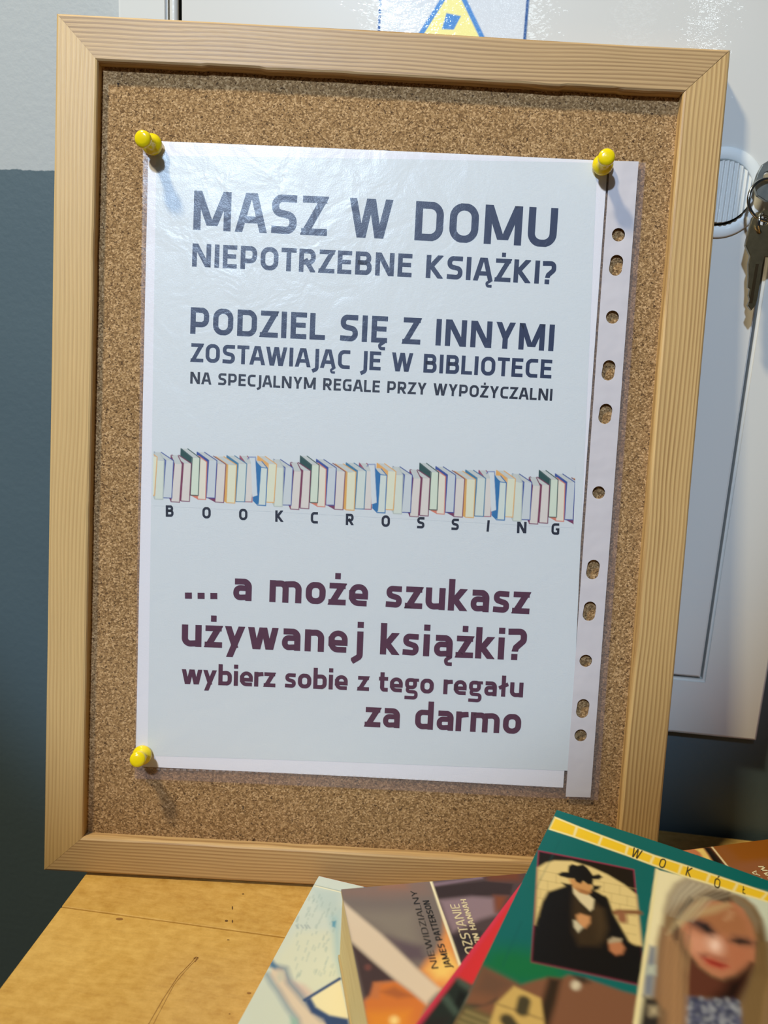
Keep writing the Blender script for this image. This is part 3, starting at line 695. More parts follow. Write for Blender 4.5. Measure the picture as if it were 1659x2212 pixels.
for args in (("MASZ W DOMU", (417.7, 496.2), (1200, 535), 84.5, .187, M_navy), ("NIEPOTRZEBNE KSIĄŻKI?", (415.2, 575.9), (1198.5, 615.2), 49.8, .20, M_navy),
             ("PODZIEL SIĘ Z INNYMI", (411.4, 720.9), (1194.4, 758.8), 57, .20, M_navy), ("ZOSTAWIAJĄC JE W BIBLIOTECE", (412.2, 781.6), (1189.9, 817.8), 40.2, .20, M_navy),
             ("NA SPECJALNYM REGALE PRZY WYPOŻYCZALNI", (411.4, 828.7), (1191.5, 865.9), 25.5, .195, M_dark),
             ("używanej książki?", (392.5, 1396), (1135, 1426), 68, .195, M_plum), ("wybierz sobie z tego regału", (392, 1477), (1129, 1505.8), 45.5, .195, M_plum),
             ("za darmo", (787.2, 1570), (1124, 1585), 61, .195, M_plum), ("a może szukasz", (503, 1296.5), (1142.6, 1326), 68, .195, M_plum), ("...", (399.8, 1293), (469.5, 1294), 68, .195, M_plum)):
    o = line_px(*args); sx.append((args[0], o['sx']))
print('letter widths', sx)
for ch, px in zip("BOOKCROSSING", (367, 446.5, 525.6, 603.5, 679, 755.5, 833, 908.5, 982.6, 1052.8, 1126, 1198.5)):
    y = 1115.8 + (px - 367) * (1154.4 - 1115.8) / (1198.5 - 367); gw = glyph(ch, .22)[0] * 24.6 * (.93 if ch != 'N' else 1)
    line_px(ch, (px - gw / 2, y), (px + gw / 2, y + .4), 24.6, .22, M_dark)
# printed strip of books
S0 = [on_board(p, SW) for p in ((333, 955), (1243, 1003), (1238, 1140), (331, 1092))]
nu, nv = 820, 110; QQ = np.array([bil(i / nu, j / nv, S0)[:] for j in range(nv + 1) for i in range(nu + 1)])
A = Art(QQ, (208, 213, 215), lambda p: np.array(on_board(p, SW)))
kk = K(320, 940, 3.456)
per = np.array((890.0, 54.0))
# one period of books, crop coordinates: (page face TL, TR, BR, BL, back offset, side colour, page colour)
bk = [((338, 168), (388, 170), (376, 447), (326, 445), (-90, -68), (24, 70, 68), (206, 216, 196)),
      ((395, 175), (440, 200), (430, 478), (380, 474), (-60, -45), (206, 120, 96), (222, 214, 196)),
      ((460, 188), (515, 190), (500, 466), (445, 464), (-92, -62), (38, 70, 144), (196, 202, 206)),
      ((522, 215), (582, 218), (565, 500), (510, 496), (-92, -62), (116, 48, 84), (214, 206, 198)),
      ((602, 222), (662, 222), (648, 504), (594, 500), (-95, -62), (216, 162, 82), (220, 218, 190)),
      ((680, 212), (738, 214), (722, 494), (664, 492), (-90, -60), (40, 112, 150), (204, 212, 204)),
      ((738, 214), (792, 216), (776, 496), (722, 494), (-50, -60), (146, 50, 84), (214, 206, 198)),
      ((845, 240), (892, 246), (878, 524), (826, 520), (-42, -50), (32, 108, 164), (206, 214, 206)),
      ((905, 215), (960, 218), (940, 500), (888, 497), (-85, -60), (222, 164, 88), (218, 218, 192)),
      ((965, 240), (1012, 245), (1002, 530), (950, 528), (-30, -58), (178, 186, 178), (208, 214, 200)),
      ((1030, 242), (1082, 244), (1068, 520), (1012, 518), (-92, -62), (38, 70, 144), (198, 204, 206)),
      ((1094, 268), (1146, 270), (1126, 552), (1072, 548), (-30, -62), (116, 40, 76), (214, 206, 198)),
      ((1162, 264), (1214, 266), (1200, 546), (1146, 542), (-92, -62), (116, 40, 76), (214, 206, 198))]
for rep in range(3, -2, -1):
    for (tl_, tr_, br_, bl_, (ox, oy), side, page) in reversed(bk):
        o_ = per * rep; f = lambda p, a=0, b=0: (p[0] + o_[0] + a, p[1] + o_[1] + b)
        A.poly(kk([f(tl_, -10, 0), f(tl_, ox - 4, oy), f(bl_, ox - 2, oy + 20), f(bl_, -10, 4)]), side, .00012)
        A.poly(kk([f(tl_, -8), f(tl_, ox + 2, oy), f(tr_, ox, oy), f(tr_)]), (192, 196, 192), .00012)
        A.poly(kk([f(tl_, -6), f(tr_), f(br_), f(bl_, -6)]), page, .00012)
        A.path(kk([f(tl_, ox, oy), f(tl_, -6), f(bl_, -10), f(bl_, -8, 3), f(br_, 0, 3), f(tr_), f(tr_, ox, oy)]), .00042, side, .00012)
    p_ = lambda x, y: (x + per[0] * rep, y + per[1] * rep)
    A.poly(kk([p_(752, 165), p_(804, 165), p_(818, 450), p_(778, 462), p_(770, 205)]), (206, 212, 214), .00012); A.path(kk([p_(745, 178), p_(756, 164), p_(804, 164), p_(820, 452)]), .00035, (52, 92, 160))
    A.poly(kk([p_(804, 195), p_(846, 235), p_(826, 520), p_(780, 462), p_(818, 448)]), (32, 108, 164), .00012); A.poly(kk([p_(846, 240), p_(892, 246), p_(878, 524), p_(828, 520)]), (206, 214, 206), .00012)
    A.path(kk([p_(846, 240), p_(892, 246), p_(878, 524), p_(826, 522)]), .0004, (32, 108, 164), .00012)
V = [to3(.00010)(x, y) for x, y in QQ]; F = [(j * (nu + 1) + i, (j + 1) * (nu + 1) + i, (j + 1) * (nu + 1) + i + 1, j * (nu + 1) + i + 1) for j in range(nv) for i in range(nu)]
me = mesh('printed_book_row', V, F); set_print(me, A.C, len(V)); o = link('printed_book_row', me, mat_vcol('ink_print', .6), poster, smooth=True)
o['label'] = 'printed row of leaning coloured books'

# sleeve
sc = [on_board(p, SW + .0006) for p in ((309, 303), (1396, 350), (1292, 1729), (290, 1683))]
sleeve = empty('plastic_sleeve', BM @ Matrix.Translation((pc.x, pc.y, SW + .0007)))
tag(sleeve, 'clear punched plastic sleeve pinned to the cork, holding the poster', 'plastic sleeve')
def to3s(off): return lambda x, y: (x - pc.x, y - pc.y, wav(x, y) * 1.0 + off + .00010 * mnoise.noise(Vector((x * 40, y * 40, 1))))
holes_px = [(1336, 507, 0), (1331, 573, 1), (1323, 685, 0), (1314.5, 800, 1), (1307.5, 894, 1), (1293, 1064, 0), (1280.5, 1230, 1), (1273, 1320, 1), (1265, 1427, 0), (1258.5, 1530, 1), (1254, 1588, 0)]
st_out = [on_board(p, SW + .0006) for p in ((1318, 347), (1380, 348.5), (1275, 1722), (1221.5, 1720))]
def hole_loops(grow=0.0):
    L = []
    for hx, hy, ob in holes_px:
        c = on_board((hx, hy), SW + .0006); L.append(circle(c[0], c[1], .0030 + grow, 26, straight=.0017 if ob else 0.0, ang=-.075))
    return L
def smooth_normals(me):
    # analytic normals of the gently waving sheet, so that the cut holes leave no shading marks
    e = 1e-4; N = []
    for v in me.vertices:
        x, y = v.co.x + pc.x, v.co.y + pc.y; N.append(Vector((-(wav(x + e, y) - wav(x - e, y)) / (2 * e), -(wav(x, y + e) - wav(x, y - e)) / (2 * e), 1)).normalized())
    sg = 1 if me.polygons[0].normal.z > 0 else -1
    if sg < 0: me.flip_normals()
    me.polygons.foreach_set('use_smooth', [True] * len(me.polygons)); me.normals_split_custom_set_from_vertices(N)
def grid_patch(name, C, nu, nv, f3, holes=None):
    """grid sheet over quad C; cells near holes are replaced by tessellated rings"""
    bm = bmesh.new(); P_ = [[bil(i / nu, j / nv, C) for i in range(nu + 1)] for j in range(nv + 1)]
    vs = [[bm.verts.new(f3(p.x, p.y)) for p in row] for row in P_]; used = set()
    for (hx, hy, ob) in (holes or []):
        c = Vector(on_board((hx, hy), SW + .0006)); hit = []
        R = .0034 + (.0017 if ob else 0)
        for j in range(nv):
            for i in range(nu):
                cs = [P_[j][i], P_[j][i + 1], P_[j + 1][i + 1], P_[j + 1][i]]
                xs_ = [p.x for p in cs]; ys_ = [p.y for p in cs]
                if min(xs_) < c.x + .0034 and max(xs_) > c.x - .0034 and min(ys_) < c.y + R and max(ys_) > c.y - R: hit.append((i, j))
        i0, i1 = min(h[0] for h in hit), max(h[0] for h in hit) + 1; j0, j1 = min(h[1] for h in hit), max(h[1] for h in hit) + 1
        for j in range(j0, j1):
            for i in range(i0, i1): used.add((i, j))
        ring = [(i, j0) for i in range(i0, i1)] + [(i1, j) for j in range(j0, j1)] + [(i, j1) for i in range(i1, i0, -1)] + [(i0, j) for j in range(j1, j0, -1)]
        hl = circle(c.x, c.y, .0030, 26, straight=.0017 if ob else 0.0, ang=-.075); hv = [bm.verts.new(f3(*p)) for p in hl]
        loops = [[Vector((*P_[j][i], 0)) for i, j in ring], [Vector((*p, 0)) for p in hl]]; allv = [vs[j][i] for i, j in ring] + hv
        for t in tessellate_polygon(loops):
            try: bm.faces.new([allv[k] for k in t])
            except ValueError: pass
    for j in range(nv):
        for i in range(nu):
            if (i, j) not in used: bm.faces.new((vs[j][i], vs[j + 1][i], vs[j + 1][i + 1], vs[j][i + 1]))
    bmesh.ops.delete(bm, geom=[v for v in bm.verts if not v.link_faces], context='VERTS')
    bmesh.ops.recalc_face_normals(bm, faces=bm.faces)
    me = bpy.data.meshes.new(name); bm.to_mesh(me); bm.free(); smooth_normals(me); return me
M_film = mat_film('clear_film', .018, (.985, .98, .985), .30, .55); M_film_b = mat_film('clear_film_back', .07, (.86, .82, .85), .25, .3)
link('film_front', grid_patch('film_front', sc, 54, 70, to3s(0), holes_px), M_film, sleeve)
link('film_back', grid_patch('film_back', sc, 54, 70, to3s(-.00105), holes_px), M_film_b, sleeve)
mw = NT('milky_strip'); mw.b.inputs['Base Color'].default_value = (*lin((206, 200, 202)), 1); mw.b.inputs['Roughness'].default_value = .5
mw.bump(mw.noise(mw.coords(), 60, 2), .35, .002)
stp = link('punched_strip', grid_patch('punched_strip', st_out, 7, 96, to3s(-.00030), holes_px), mw.m, sleeve)
stp['label'] = 'milky white binding strip with eleven punched holes'
# embossed dashes of the welded seam along the bottom
V, F = [], []; 
for k in range(64):
    a = k / 64; p = bil(.02 + a * .90, .981 - .003 * math.sin(a * 3), sc); q = p + Vector((.0016, -.00004)); z = to3s(.00008)
    n = Vector((0, .0004)); i = len(V); V += [z(*(p + n)), z(*(p - n)), z(*(q - n)), z(*(q + n))]; F.append((i, i + 1, i + 2, i + 3))
link('welded_seam', mesh('welded_seam', V, F), mat_film('seam_film', .14, (.95, .95, .95), .2, .2), sleeve)

# ============================================================ PUSH PINS
M_pin = P('yellow_plastic', lin((232, 206, 16)), .18, 0, .5, .4, .25).m
M_needle = metal('pin_steel', (190, 190, 190), .25)
def pin(base_px, head_px, hh, label, kscale=1.0):
    b = Vector((*on_board(base_px, -.0026), -.0026)); h = Vector((*on_board(head_px, hh), hh)); d = (h - b)
    Lh = d.length; d.normalize(); q = d.to_track_quat('Z', 'Y').to_matrix().to_4x4()
    t = empty('push_pin', BM @ Matrix.Translation(b) @ q); tag(t, label, 'push pin', 'yellow push pins at the sleeve corners')
    k = kscale
    prof = [(.0001, -.0004), (.0030 * k, -.0004), (.0044 * k, .0004), (.0047 * k, .0016), (.0043 * k, .0027), (.0034 * k, .0034), (.0026 * k, .0046), (.0022 * k, .0062), (.0023 * k, Lh - .0042), (.0027 * k, Lh - .0034),
            (.0034 * k, Lh - .0028), (.0037 * k, Lh - .0018), (.0036 * k, Lh - .0007), (.0030 * k, Lh - .0001), (.0018 * k, Lh + .0002), (.0001, Lh + .0003)]
    link('pin_grip', lathe('pin_grip', prof, 36), M_pin, t, smooth=True)
    link('pin_needle', lathe('pin_needle', [(.0001, -.0052), (.0005, -.004), (.0005, -.0002)], 12), M_needle, t)
pin((331, 313.5), (306.5, 299), .0105, 'yellow push pin at the top left corner of the poster sleeve')
pin((1301, 358), (1311, 338), .0105, 'yellow push pin at the top right of the poster, beside the punched strip')
pin((308, 1630), (296.5, 1641), .0105, 'yellow push pin at the bottom left corner of the poster sleeve')

# ============================================================ BOOKS
def nonuni(L, vis, fine, coarse):
    a = list(np.arange(0, vis, fine)); b = list(np.linspace(vis, L, max(2, int((L - vis) / coarse) + 1))); return np.array(a + b)
M_page = NT('paper_edge'); n_ = M_page.noise(M_page.coords((40, 40, 2600)), 1.0, 3); M_page.l(M_page.ramp(n_, [(.3, lin((214, 196, 146))), (.7, lin((240, 226, 184)))]), M_page.b.inputs['Base Color']); M_page.b.inputs['Roughness'].default_value = .8
M_page = M_page.m
class Book:
    """closed book lying flat. A: far-left top corner (x,y), d: unit vector towards the viewer, e: unit vector to the right"""
    def __init__(s, name, label, cat, A, d, e, ll, wd, h_top, h_bot, visd, vise, base, drop=lambda a, b: 0.0, hard=True, cover_col=(230, 225, 210), back_col=None, spine_at='far', inset=None, fine=.00042, extra=None):
        s.A = Vector(A[:2]); s.d = Vector(d).normalized(); s.e = Vector(e).normalized(); s.h = h_top; s.drop = drop; s.LL = ll; s.WD = wd
        s.root = empty(name, Matrix.Translation((*(s.A + s.d * ll / 2 + s.e * wd / 2), TABLE + h_bot))); tag(s.root, label, cat, 'used books lying on the table')
        s.T = .0016 if hard else .0004; ins = inset if inset is not None else (.003 if hard else .0002)
        us = nonuni(wd, vise, fine, .004); vs_ = nonuni(ll, visd, fine, .004); s.nu, s.nv = len(us), len(vs_)
        U, Vv = np.meshgrid(us, vs_); s.Q = np.c_[U.ravel(), Vv.ravel()]
        s.art = Art(s.Q, base, s.uv); s.cover_col = cover_col; s.h_bot = h_bot; s.ins = ins; s.hard = hard; s.back = back_col or cover_col; s.spine_at = spine_at
    def uv(s, p):
        w = on_z(p, s.h)
        for _ in range(3):
            q = Vector((w.x, w.y)) - s.A; w = on_z(p, s.h - s.drop(q.dot(s.e), q.dot(s.d)))
        q = Vector((w.x, w.y)) - s.A; return np.array((q.dot(s.e), q.dot(s.d)))
    def loc3(s, a, b, z):
        p = s.A + s.e * a + s.d * b; return (p.x - s.root.location.x, p.y - s.root.location.y, TABLE + z - s.root.location.z)
    def z(s, a, b, off=0.0): return s.h - s.drop(a, b) + off
    def build(s, mat):
        nu, nv = s.nu, s.nv; V = [s.loc3(a, b, s.z(a, b)) for a, b in s.Q]
        F = [(j * nu + i, (j + 1) * nu + i, (j + 1) * nu + i + 1, j * nu + i + 1) for j in range(nv - 1) for i in range(nu - 1)]
        rim = [i for i in range(nu)] + [j * nu + nu - 1 for j in range(1, nv)] + [(nv - 1) * nu + i for i in range(nu - 2, -1, -1)] + [j * nu for j in range(nv - 2, 0, -1)]
        k0 = len(V); V += [(V[i][0], V[i][1], V[i][2] - s.T) for i in rim]; m = len(rim)
        F += [(rim[i], rim[(i + 1) % m], k0 + (i + 1) % m, k0 + i) for i in range(m)]
        me = mesh('front_cover', V, F); C = np.zeros((len(V), 3)); C[:len(s.Q)] = s.art.C
        C[k0:] = np.array(lin(s.cover_col)); set_print(me, C, len(V)); s.cover = link('front_cover', me, mat, s.root)
        # page block
        i0 = s.ins; N = 24; V, F = [], []
        ring = [(i0 + (s.WD - 2 * i0) * k / N, i0) for k in range(N)] + [(s.WD - i0, i0 + (s.LL - 2 * i0) * k / N) for k in range(N)] + [(s.WD - i0 - (s.WD - 2 * i0) * k / N, s.LL - i0) for k in range(N)] + [(i0, s.LL - i0 - (s.LL - 2 * i0) * k / N) for k in range(N)]
        tb = s.T if s.hard else s.T; m = len(ring)
        V = [s.loc3(a, b, s.z(a, b, -s.T)) for a, b in ring] + [s.loc3(a, b, s.h_bot + tb) for a, b in ring]
        F = [(k, k + m, (k + 1) % m + m, (k + 1) % m) for k in range(m)] + [tuple(range(m)), tuple(range(2 * m - 1, m - 1, -1))]
        link('page_block', mesh('page_block', V, F), M_page, s.root)
        mc = P('cover_board', lin(s.back), .4).m
        c4 = [(0, 0), (s.WD, 0), (s.WD, s.LL), (0, s.LL)]
        V = [s.loc3(a, b, s.h_bot + tb) for a, b in c4] + [s.loc3(a, b, s.h_bot) for a, b in c4]
        link('back_cover', mesh('back_cover', V, [(0, 3, 2, 1), (4, 5, 6, 7), (0, 1, 5, 4), (1, 2, 6, 5), (2, 3, 7, 6), (3, 0, 4, 7)]), mc, s.root)
        # spine board
        if s.spine_at == 'far': a0, a1, b0, b1 = 0, s.WD, -.0005, .0006
        elif s.spine_at == 'right': a0, a1, b0, b1 = s.WD - .0006, s.WD + .0005, 0, s.LL
        else: a0, a1, b0, b1 = -.0005, .0006, 0, s.LL
        V = [s.loc3(a, b, s.z(min(max(a, 0), s.WD), min(max(b, 0), s.LL), -.0002)) for a, b in ((a0, b0), (a1, b0), (a1, b1), (a0, b1))] + [s.loc3(a, b, s.h_bot + .0001) for a, b in ((a0, b0), (a1, b0), (a1, b1), (a0, b1))]
        s.spine = link('spine', mesh('spine', V, [(0, 3, 2, 1), (4, 5, 6, 7), (0, 1, 5, 4), (1, 2, 6, 5), (2, 3, 7, 6), (3, 0, 4, 7)]), mc, s.root)
        return s
    def text(s, txt, a, b, cap_px_pt, w, mat, nm='printed_title'):
        P0 = Vector(s.uv(a)); P1 = Vector(s.uv(b)); T = Vector(s.uv(cap_px_pt)); d = (P1 - P0); n = Vector((-d.y, d.x)).normalized(); cap = (T - P0).dot(n)
        o = lettering(nm, txt, P0, P1, abs(cap), w, mat, s.root, lambda x, y: s.loc3(x, y, s.z(x, y, .00015)), tall='flip' if cap < 0 else None); return o
M_print = mat_vcol('cover_print', .40, .16, .0); M_print_m = mat_vcol('cover_print_matt', .5, .35)
ink_k = P('ink_black', lin((24, 20, 20)), .5).m; ink_w = P('ink_cream', lin((240, 228, 196)), .5).m; ink_o = P('ink_olive', lin((70, 62, 22)), .5).m

# --- pale blue paperback, lowest on the left
ah = on_z((673, 1912), .012); bh = on_z((508, 2212), .012); d_ = (bh - ah).normalized(); e_ = Vector((-d_.y, d_.x, 0))
strip = .0072
tp = on_z((689, 1892), .0118); strip = -(tp - ah).dot(d_); A0 = Vector((tp.x, tp.y))
def drop_blue(a, b): return max(0.0, (strip - b) / strip) ** 1.3 * .0003 if b < strip else 0.0
B = Book('paperback_book', 'pale blue paperback with a painted arm on its cover, lowest of the pile', 'book', A0, d_[:2], e_[:2], .195, .125, .012, .0, .10, .06, (208, 222, 226), drop_blue, hard=False, cover_col=(196, 206, 200), back_col=(150, 74, 46), fine=.00040)
k6 = K(500, 1870, 6.38); a = B.art
a.poly(k6([(900, 900), (1500, 900), (1500, 1550), (1000, 1850), (560, 1300)]), (218, 226, 218), .004)
a.poly(k6([(1350, 700), (1500, 600), (1500, 1500), (1440, 1300), (1400, 900)]), (160, 200, 218), .003, .8)
a.poly(k6([(1100, 300), (1500, 360), (1490, 700), (1200, 600)]), (192, 212, 220), .003)
for _ in range(90):
    x = 880 + 560 * RNG.rand(); y = 380 + 1150 * RNG.rand(); l_ = 20 + 50 * RNG.rand(); a.line(*k6([(x, y), (x - l_ * .35, y + l_)]), .0004 + .0004 * RNG.rand(), (150, 178, 186), .0004, .35)
for x in (890, 960, 1010, 1050): a.line(*k6([(x, 820), (x + 30, 860)]), .0006, (140, 160, 180), .0004, .6)
a.poly(k6([(1390, 770), (1440, 760), (1430, 850), (1390, 840)]), (92, 158, 196), .0008)
a.poly(k6([(1100, 1820), (1490, 1565), (1620, 2120), (1350, 2060), (1160, 1960)]), (240, 234, 204), .0006)
a.poly(k6([(780, 1560), (1010, 1650), (1130, 1760), (1010, 1850), (880, 1720)]), (214, 196, 196), .002)
a.poly(k6([(470, 1500), (560, 1640), (700, 1900), (780, 1990), (820, 2300), (200, 2300), (200, 1900)]), (208, 220, 220), .003)
a.poly(k6([(560, 1400), (700, 1400), (760, 1500), (800, 1620), (1000, 1860), (1150, 2020), (1300, 2120), (1330, 2300), (960, 2300), (900, 2090), (700, 1820), (600, 1640), (530, 1520)]), (222, 208, 198), .0010)
a.path(k6([(490, 1500), (560, 1620), (650, 1740), (780, 1960), (900, 2120), (950, 2300)]), .0018, (98, 130, 168), .0016, .75)
a.path(k6([(640, 1400), (740, 1420), (770, 1520), (800, 1610), (930, 1760), (1030, 1880), (1150, 2010), (1260, 2110)]), .0022, (88, 120, 162), .0016, .8)
a.poly(k6([(510, 1340), (570, 1300), (640, 1390), (600, 1420), (530, 1400)]), (82, 124, 170), .0012)
a.poly(k6([(650, 1460), (720, 1470), (730, 1560), (650, 1610), (620, 1540)]), (204, 204, 198), .0014)
a.line(*k6([(1010, 1850), (1490, 1558)]), .0014, (62, 86, 138), .0004)
a.poly(k6([(1010, 1855), (1090, 1815), (1160, 1950), (1350, 2060), (1610, 2110), (1640, 2260), (1330, 2260), (1260, 2110), (1100, 2030)]), (48, 74, 128), .0010)
a.poly(k6([(820, 2080), (900, 2120), (930, 2260), (820, 2260)]), (150, 190, 190), .0015)
a.uv = lambda p: np.array(p)
a.line((0, strip), (.13, strip), .0007, (236, 236, 216), .0002); a.line((0, strip - .0007), (.13, strip - .0007), .0003, (120, 140, 140), .0002, .7)
a.poly([(.0225, -.01), (.031, -.01), (.031, .0045), (.0225, .0045)], (42, 132, 184), .0003)
B.build(M_print_m)

# --- condensed-novels volume in the middle
hA = .045; Aa = on_z((737, 1921), hA); Ba = on_z((795, 2212), hA); Ca = on_z((1140, 1876), hA)
d_ = (Ba - Aa).normalized(); e_ = Vector((-d_.y, d_.x, 0))
B = Book('hardback_book', 'thick hardback with striped photo cover, cream page edges facing left', 'book', (Aa.x, Aa.y), d_[:2], e_[:2], .132, .142, hA, .0122, .09, .115, (122, 112, 114), hard=True, cover_col=(228, 206, 150), back_col=(190, 170, 130), spine_at='right', inset=.0006)
a = B.art; k1 = K(660, 1860, 5.53); k2 = K(900, 1840, 5.184)
a.poly(k1([(420, 320), (900, 260), (1480, 190), (1500, 400), (1000, 450), (450, 420)]), (134, 112, 110), .004)
a.poly(k1([(900, 250), (1250, 210), (1200, 330), (900, 330)]), (160, 112, 92), .003, .7)
a.poly(k1([(560, 600), (1300, 600), (1400, 1150), (1200, 1180), (1000, 900)]), (136, 128, 126), .005)
a.poly(k1([(980, 900), (1400, 1020), (1450, 1180), (1200, 1200)]), (98, 84, 98), .003)
a.poly(k1([(1360, 1310), (1450, 1180), (1560, 1110), (1659, 850), (1659, 640), (1900, 1250), (1700, 1500), (1580, 1540)]), (232, 156, 92), .002)
a.poly(k1([(1480, 1300), (1600, 1150), (1700, 1100), (1830, 1260), (1700, 1400), (1560, 1400)]), (246, 206, 120), .003)
a.poly(k1([(540, 980), (1090, 1430), (960, 1440), (840, 1470), (780, 1620), (700, 1660), (600, 1200)]), (72, 56, 60), .0012)
a.poly(k1([(690, 1680), (780, 1600), (830, 1460), (900, 1450), (1100, 1430), (1460, 1700), (1300, 2100), (740, 2100)]), (212, 122, 58), .0015)
a.poly(k1([(820, 1460), (900, 1460), (870, 1640), (800, 1640)]), (196, 120, 76), .0015)
a.poly(k1([(900, 1560), (1060, 1500), (1300, 1620), (1100, 1640), (980, 1600)]), (176, 100, 56), .0015)
a.poly(k1([(720, 1800), (1250, 1780), (1200, 2100), (760, 2100)]), (226, 142, 52), .003)
a.blob(k1([(1060, 1905)])[0], 9, (252, 222, 150), .0015); a.blob(k1([(745, 1270)])[0], 6, (120, 74, 72), .0012)
a.poly(k1([(430, 470), (530, 560), (660, 670), (900, 870), (1100, 1060), (1350, 1300), (1610, 1530), (1440, 1710), (1250, 1550), (1080, 1425), (780, 1170), (540, 955), (470, 640)]), (222, 206, 194), .0014)
# second panel
px2 = [(928, 1896), (1135, 1872), (1200, 2060), (993, 2083)]
e_out = ext(px2[0], px2[3], 1.8); e_out2 = ext(px2[1], px2[2], 1.8)
a.poly([px2[0], px2[1], e_out2, e_out], (78, 64, 70), .0002)
a.poly(k2([(160, 300), (740, 240), (740, 300), (180, 390)]), (132, 112, 134), .001); a.poly(k2([(170, 310), (700, 270), (600, 300), (180, 350)]), (96, 80, 88), .001)
a.poly(k2([(740, 230), (1180, 190), (1160, 330), (820, 330)]), (112, 64, 46), .003); a.poly(k2([(190, 400), (760, 330), (1080, 360), (1050, 480), (860, 480), (250, 530)]), (58, 46, 50), .0008)
a.poly(k2([(255, 540), (620, 500), (870, 520), (900, 700), (700, 760), (400, 900), (330, 760)]), (142, 122, 140), .002); a.poly(k2([(870, 490), (1010, 500), (960, 640), (880, 680)]), (128, 72, 50), .002)
a.poly(k2([(390, 940), (720, 900), (720, 1020), (480, 1240)]), (50, 42, 50), .002)
a.line(ext(px2[0], px2[3], -.02), e_out, .0011, (240, 232, 206), .00015); a.line(ext(px2[1], px2[2], -.05), e_out2, .0011, (240, 232, 206), .00015)
a.poly([px2[1], (1400, 1840), (1460, 2100), e_out2], (96, 84, 70), .0002); a.line(px2[1], e_out2, .0011, (240, 232, 206), .00015)
B.build(M_print); B.cover['label'] = 'striped photo cover with upright white dividing lines'
kp = lambda p, k: k([p])[0]
B.text('NIEWIDZIALNY', kp((245, 1306), k2), kp((1322, 352), k1), kp((172, 1322), k2), .10, ink_k)
B.text('JAMES PATTERSON', kp((398, 1300), k2), kp((136, 545), k2), kp((322, 1316), k2), .19, ink_k)
B.text('ROZSTANIE', (1034, 2078), (991, 1953), (1014, 2083), .10, ink_w)
B.text('KRISTIN HANNAH', (1055, 2082), (1006, 1943), (1043, 2086), .17, ink_w)

# --- second condensed volume, behind on the right
h2 = .036; Fp = on_z((1470, 1838), h2); Cp = on_z((1659, 1813), h2); e_ = (Cp - Fp).normalized(); d_ = Vector((e_.y, -e_.x, 0))
A2 = Fp - e_ * .008
B = Book('hardback_book', 'hardback with brown and photo cover lying behind the teal book, near the wall', 'book', (A2.x, A2.y), d_[:2], e_[:2], .125, .15, h2, .0002, .07, .075, (196, 116, 74), hard=True, cover_col=(212, 190, 140), back_col=(60, 40, 24), spine_at='right')
a = B.art; kz = K(1420, 1780, 6.941)
a.poly(kz([(100, 360), (700, 330), (900, 600), (700, 900), (100, 900)]), (200, 124, 84), .002)
a.poly(kz([(570, 380), (690, 360), (800, 520), (830, 560), (750, 580), (700, 520), (640, 430)]), (240, 208, 120), .0010)
a.poly(kz([(680, 345), (800, 345), (1090, 680), (1300, 1000), (900, 1000), (830, 560), (760, 450)]), (22, 18, 10), .0010)
a.poly(kz([(500, 480), (600, 470), (680, 510), (740, 580), (760, 800), (300, 800)]), (60, 46, 28), .0010)
dv0, dv1 = kz([(812, 335), (1078, 668)]); dv2 = ext(dv0, dv1, 2.2)
a.poly([dv0, (1700, 1800), (1800, 1990), dv2], (150, 88, 24), .0002)
a.poly([ext(dv0, dv1, .8), (1659, 1856), (1700, 1990), dv2], (150, 94, 60), .003)
a.poly(kz([(830, 350), (1000, 320), (1250, 560), (1200, 700), (1080, 640)]), (146, 92, 54), .004, .6)
a.line(ext(dv0, dv1, -.03), dv2, .0009, (236, 220, 180), .0002)
B.build(M_print)
B.text('HAN', kz([(1800, 880)])[0], kz([(1600, 635)])[0], kz([(1712, 890)])[0], .19, ink_w)
B.text('TA', kz([(1600, 850)])[0], kz([(1480, 700)])[0], kz([(1520, 860)])[0], .12, ink_w)

# --- red book
hr = .0555; Ra = on_z((1124.7, 1909), hr); Rb_ = on_z((900, 2210), hr); d_ = (Rb_ - Ra).normalized(); e_ = Vector((-d_.y, d_.x, 0)); AR = Ra - d_ * .018
B = Book('paperback_book', 'red paperback with dark tubes on its cover, under the teal book', 'book', (AR.x, AR.y), d_[:2], e_[:2], .17, .11, hr, .0452, .115, .05, (206, 48, 56), hard=False, cover_col=(196, 60, 100), back_col=(190, 50, 70))
a = B.art
a.poly(k2([(440, 1410), (620, 1500), (600, 1560), (800, 1700), (500, 2100), (-100, 2300), (0, 1960), (200, 1720)]), (34, 42, 38), .0012)
a.poly(k2([(430, 1420), (480, 1410), (630, 1500), (590, 1560), (480, 1490)]), (70, 84, 78), .0014)
a.poly(k2([(270, 1640), (350, 1600), (450, 1750), (470, 1800), (420, 1830)]), (66, 84, 78), .0014); a.poly(k2([(480, 1560), (560, 1600), (470, 1760), (430, 1700)]), (20, 22, 18), .001)
a.poly(k2([(120, 1880), (350, 1860), (300, 2000), (0, 2100)]), (40, 34, 32), .003)
a.line(k2([(1180, 340)])[0], k2([(-40, 1990)])[0], .0016, (206, 60, 100), .0012, .8)
B.build(M_print)

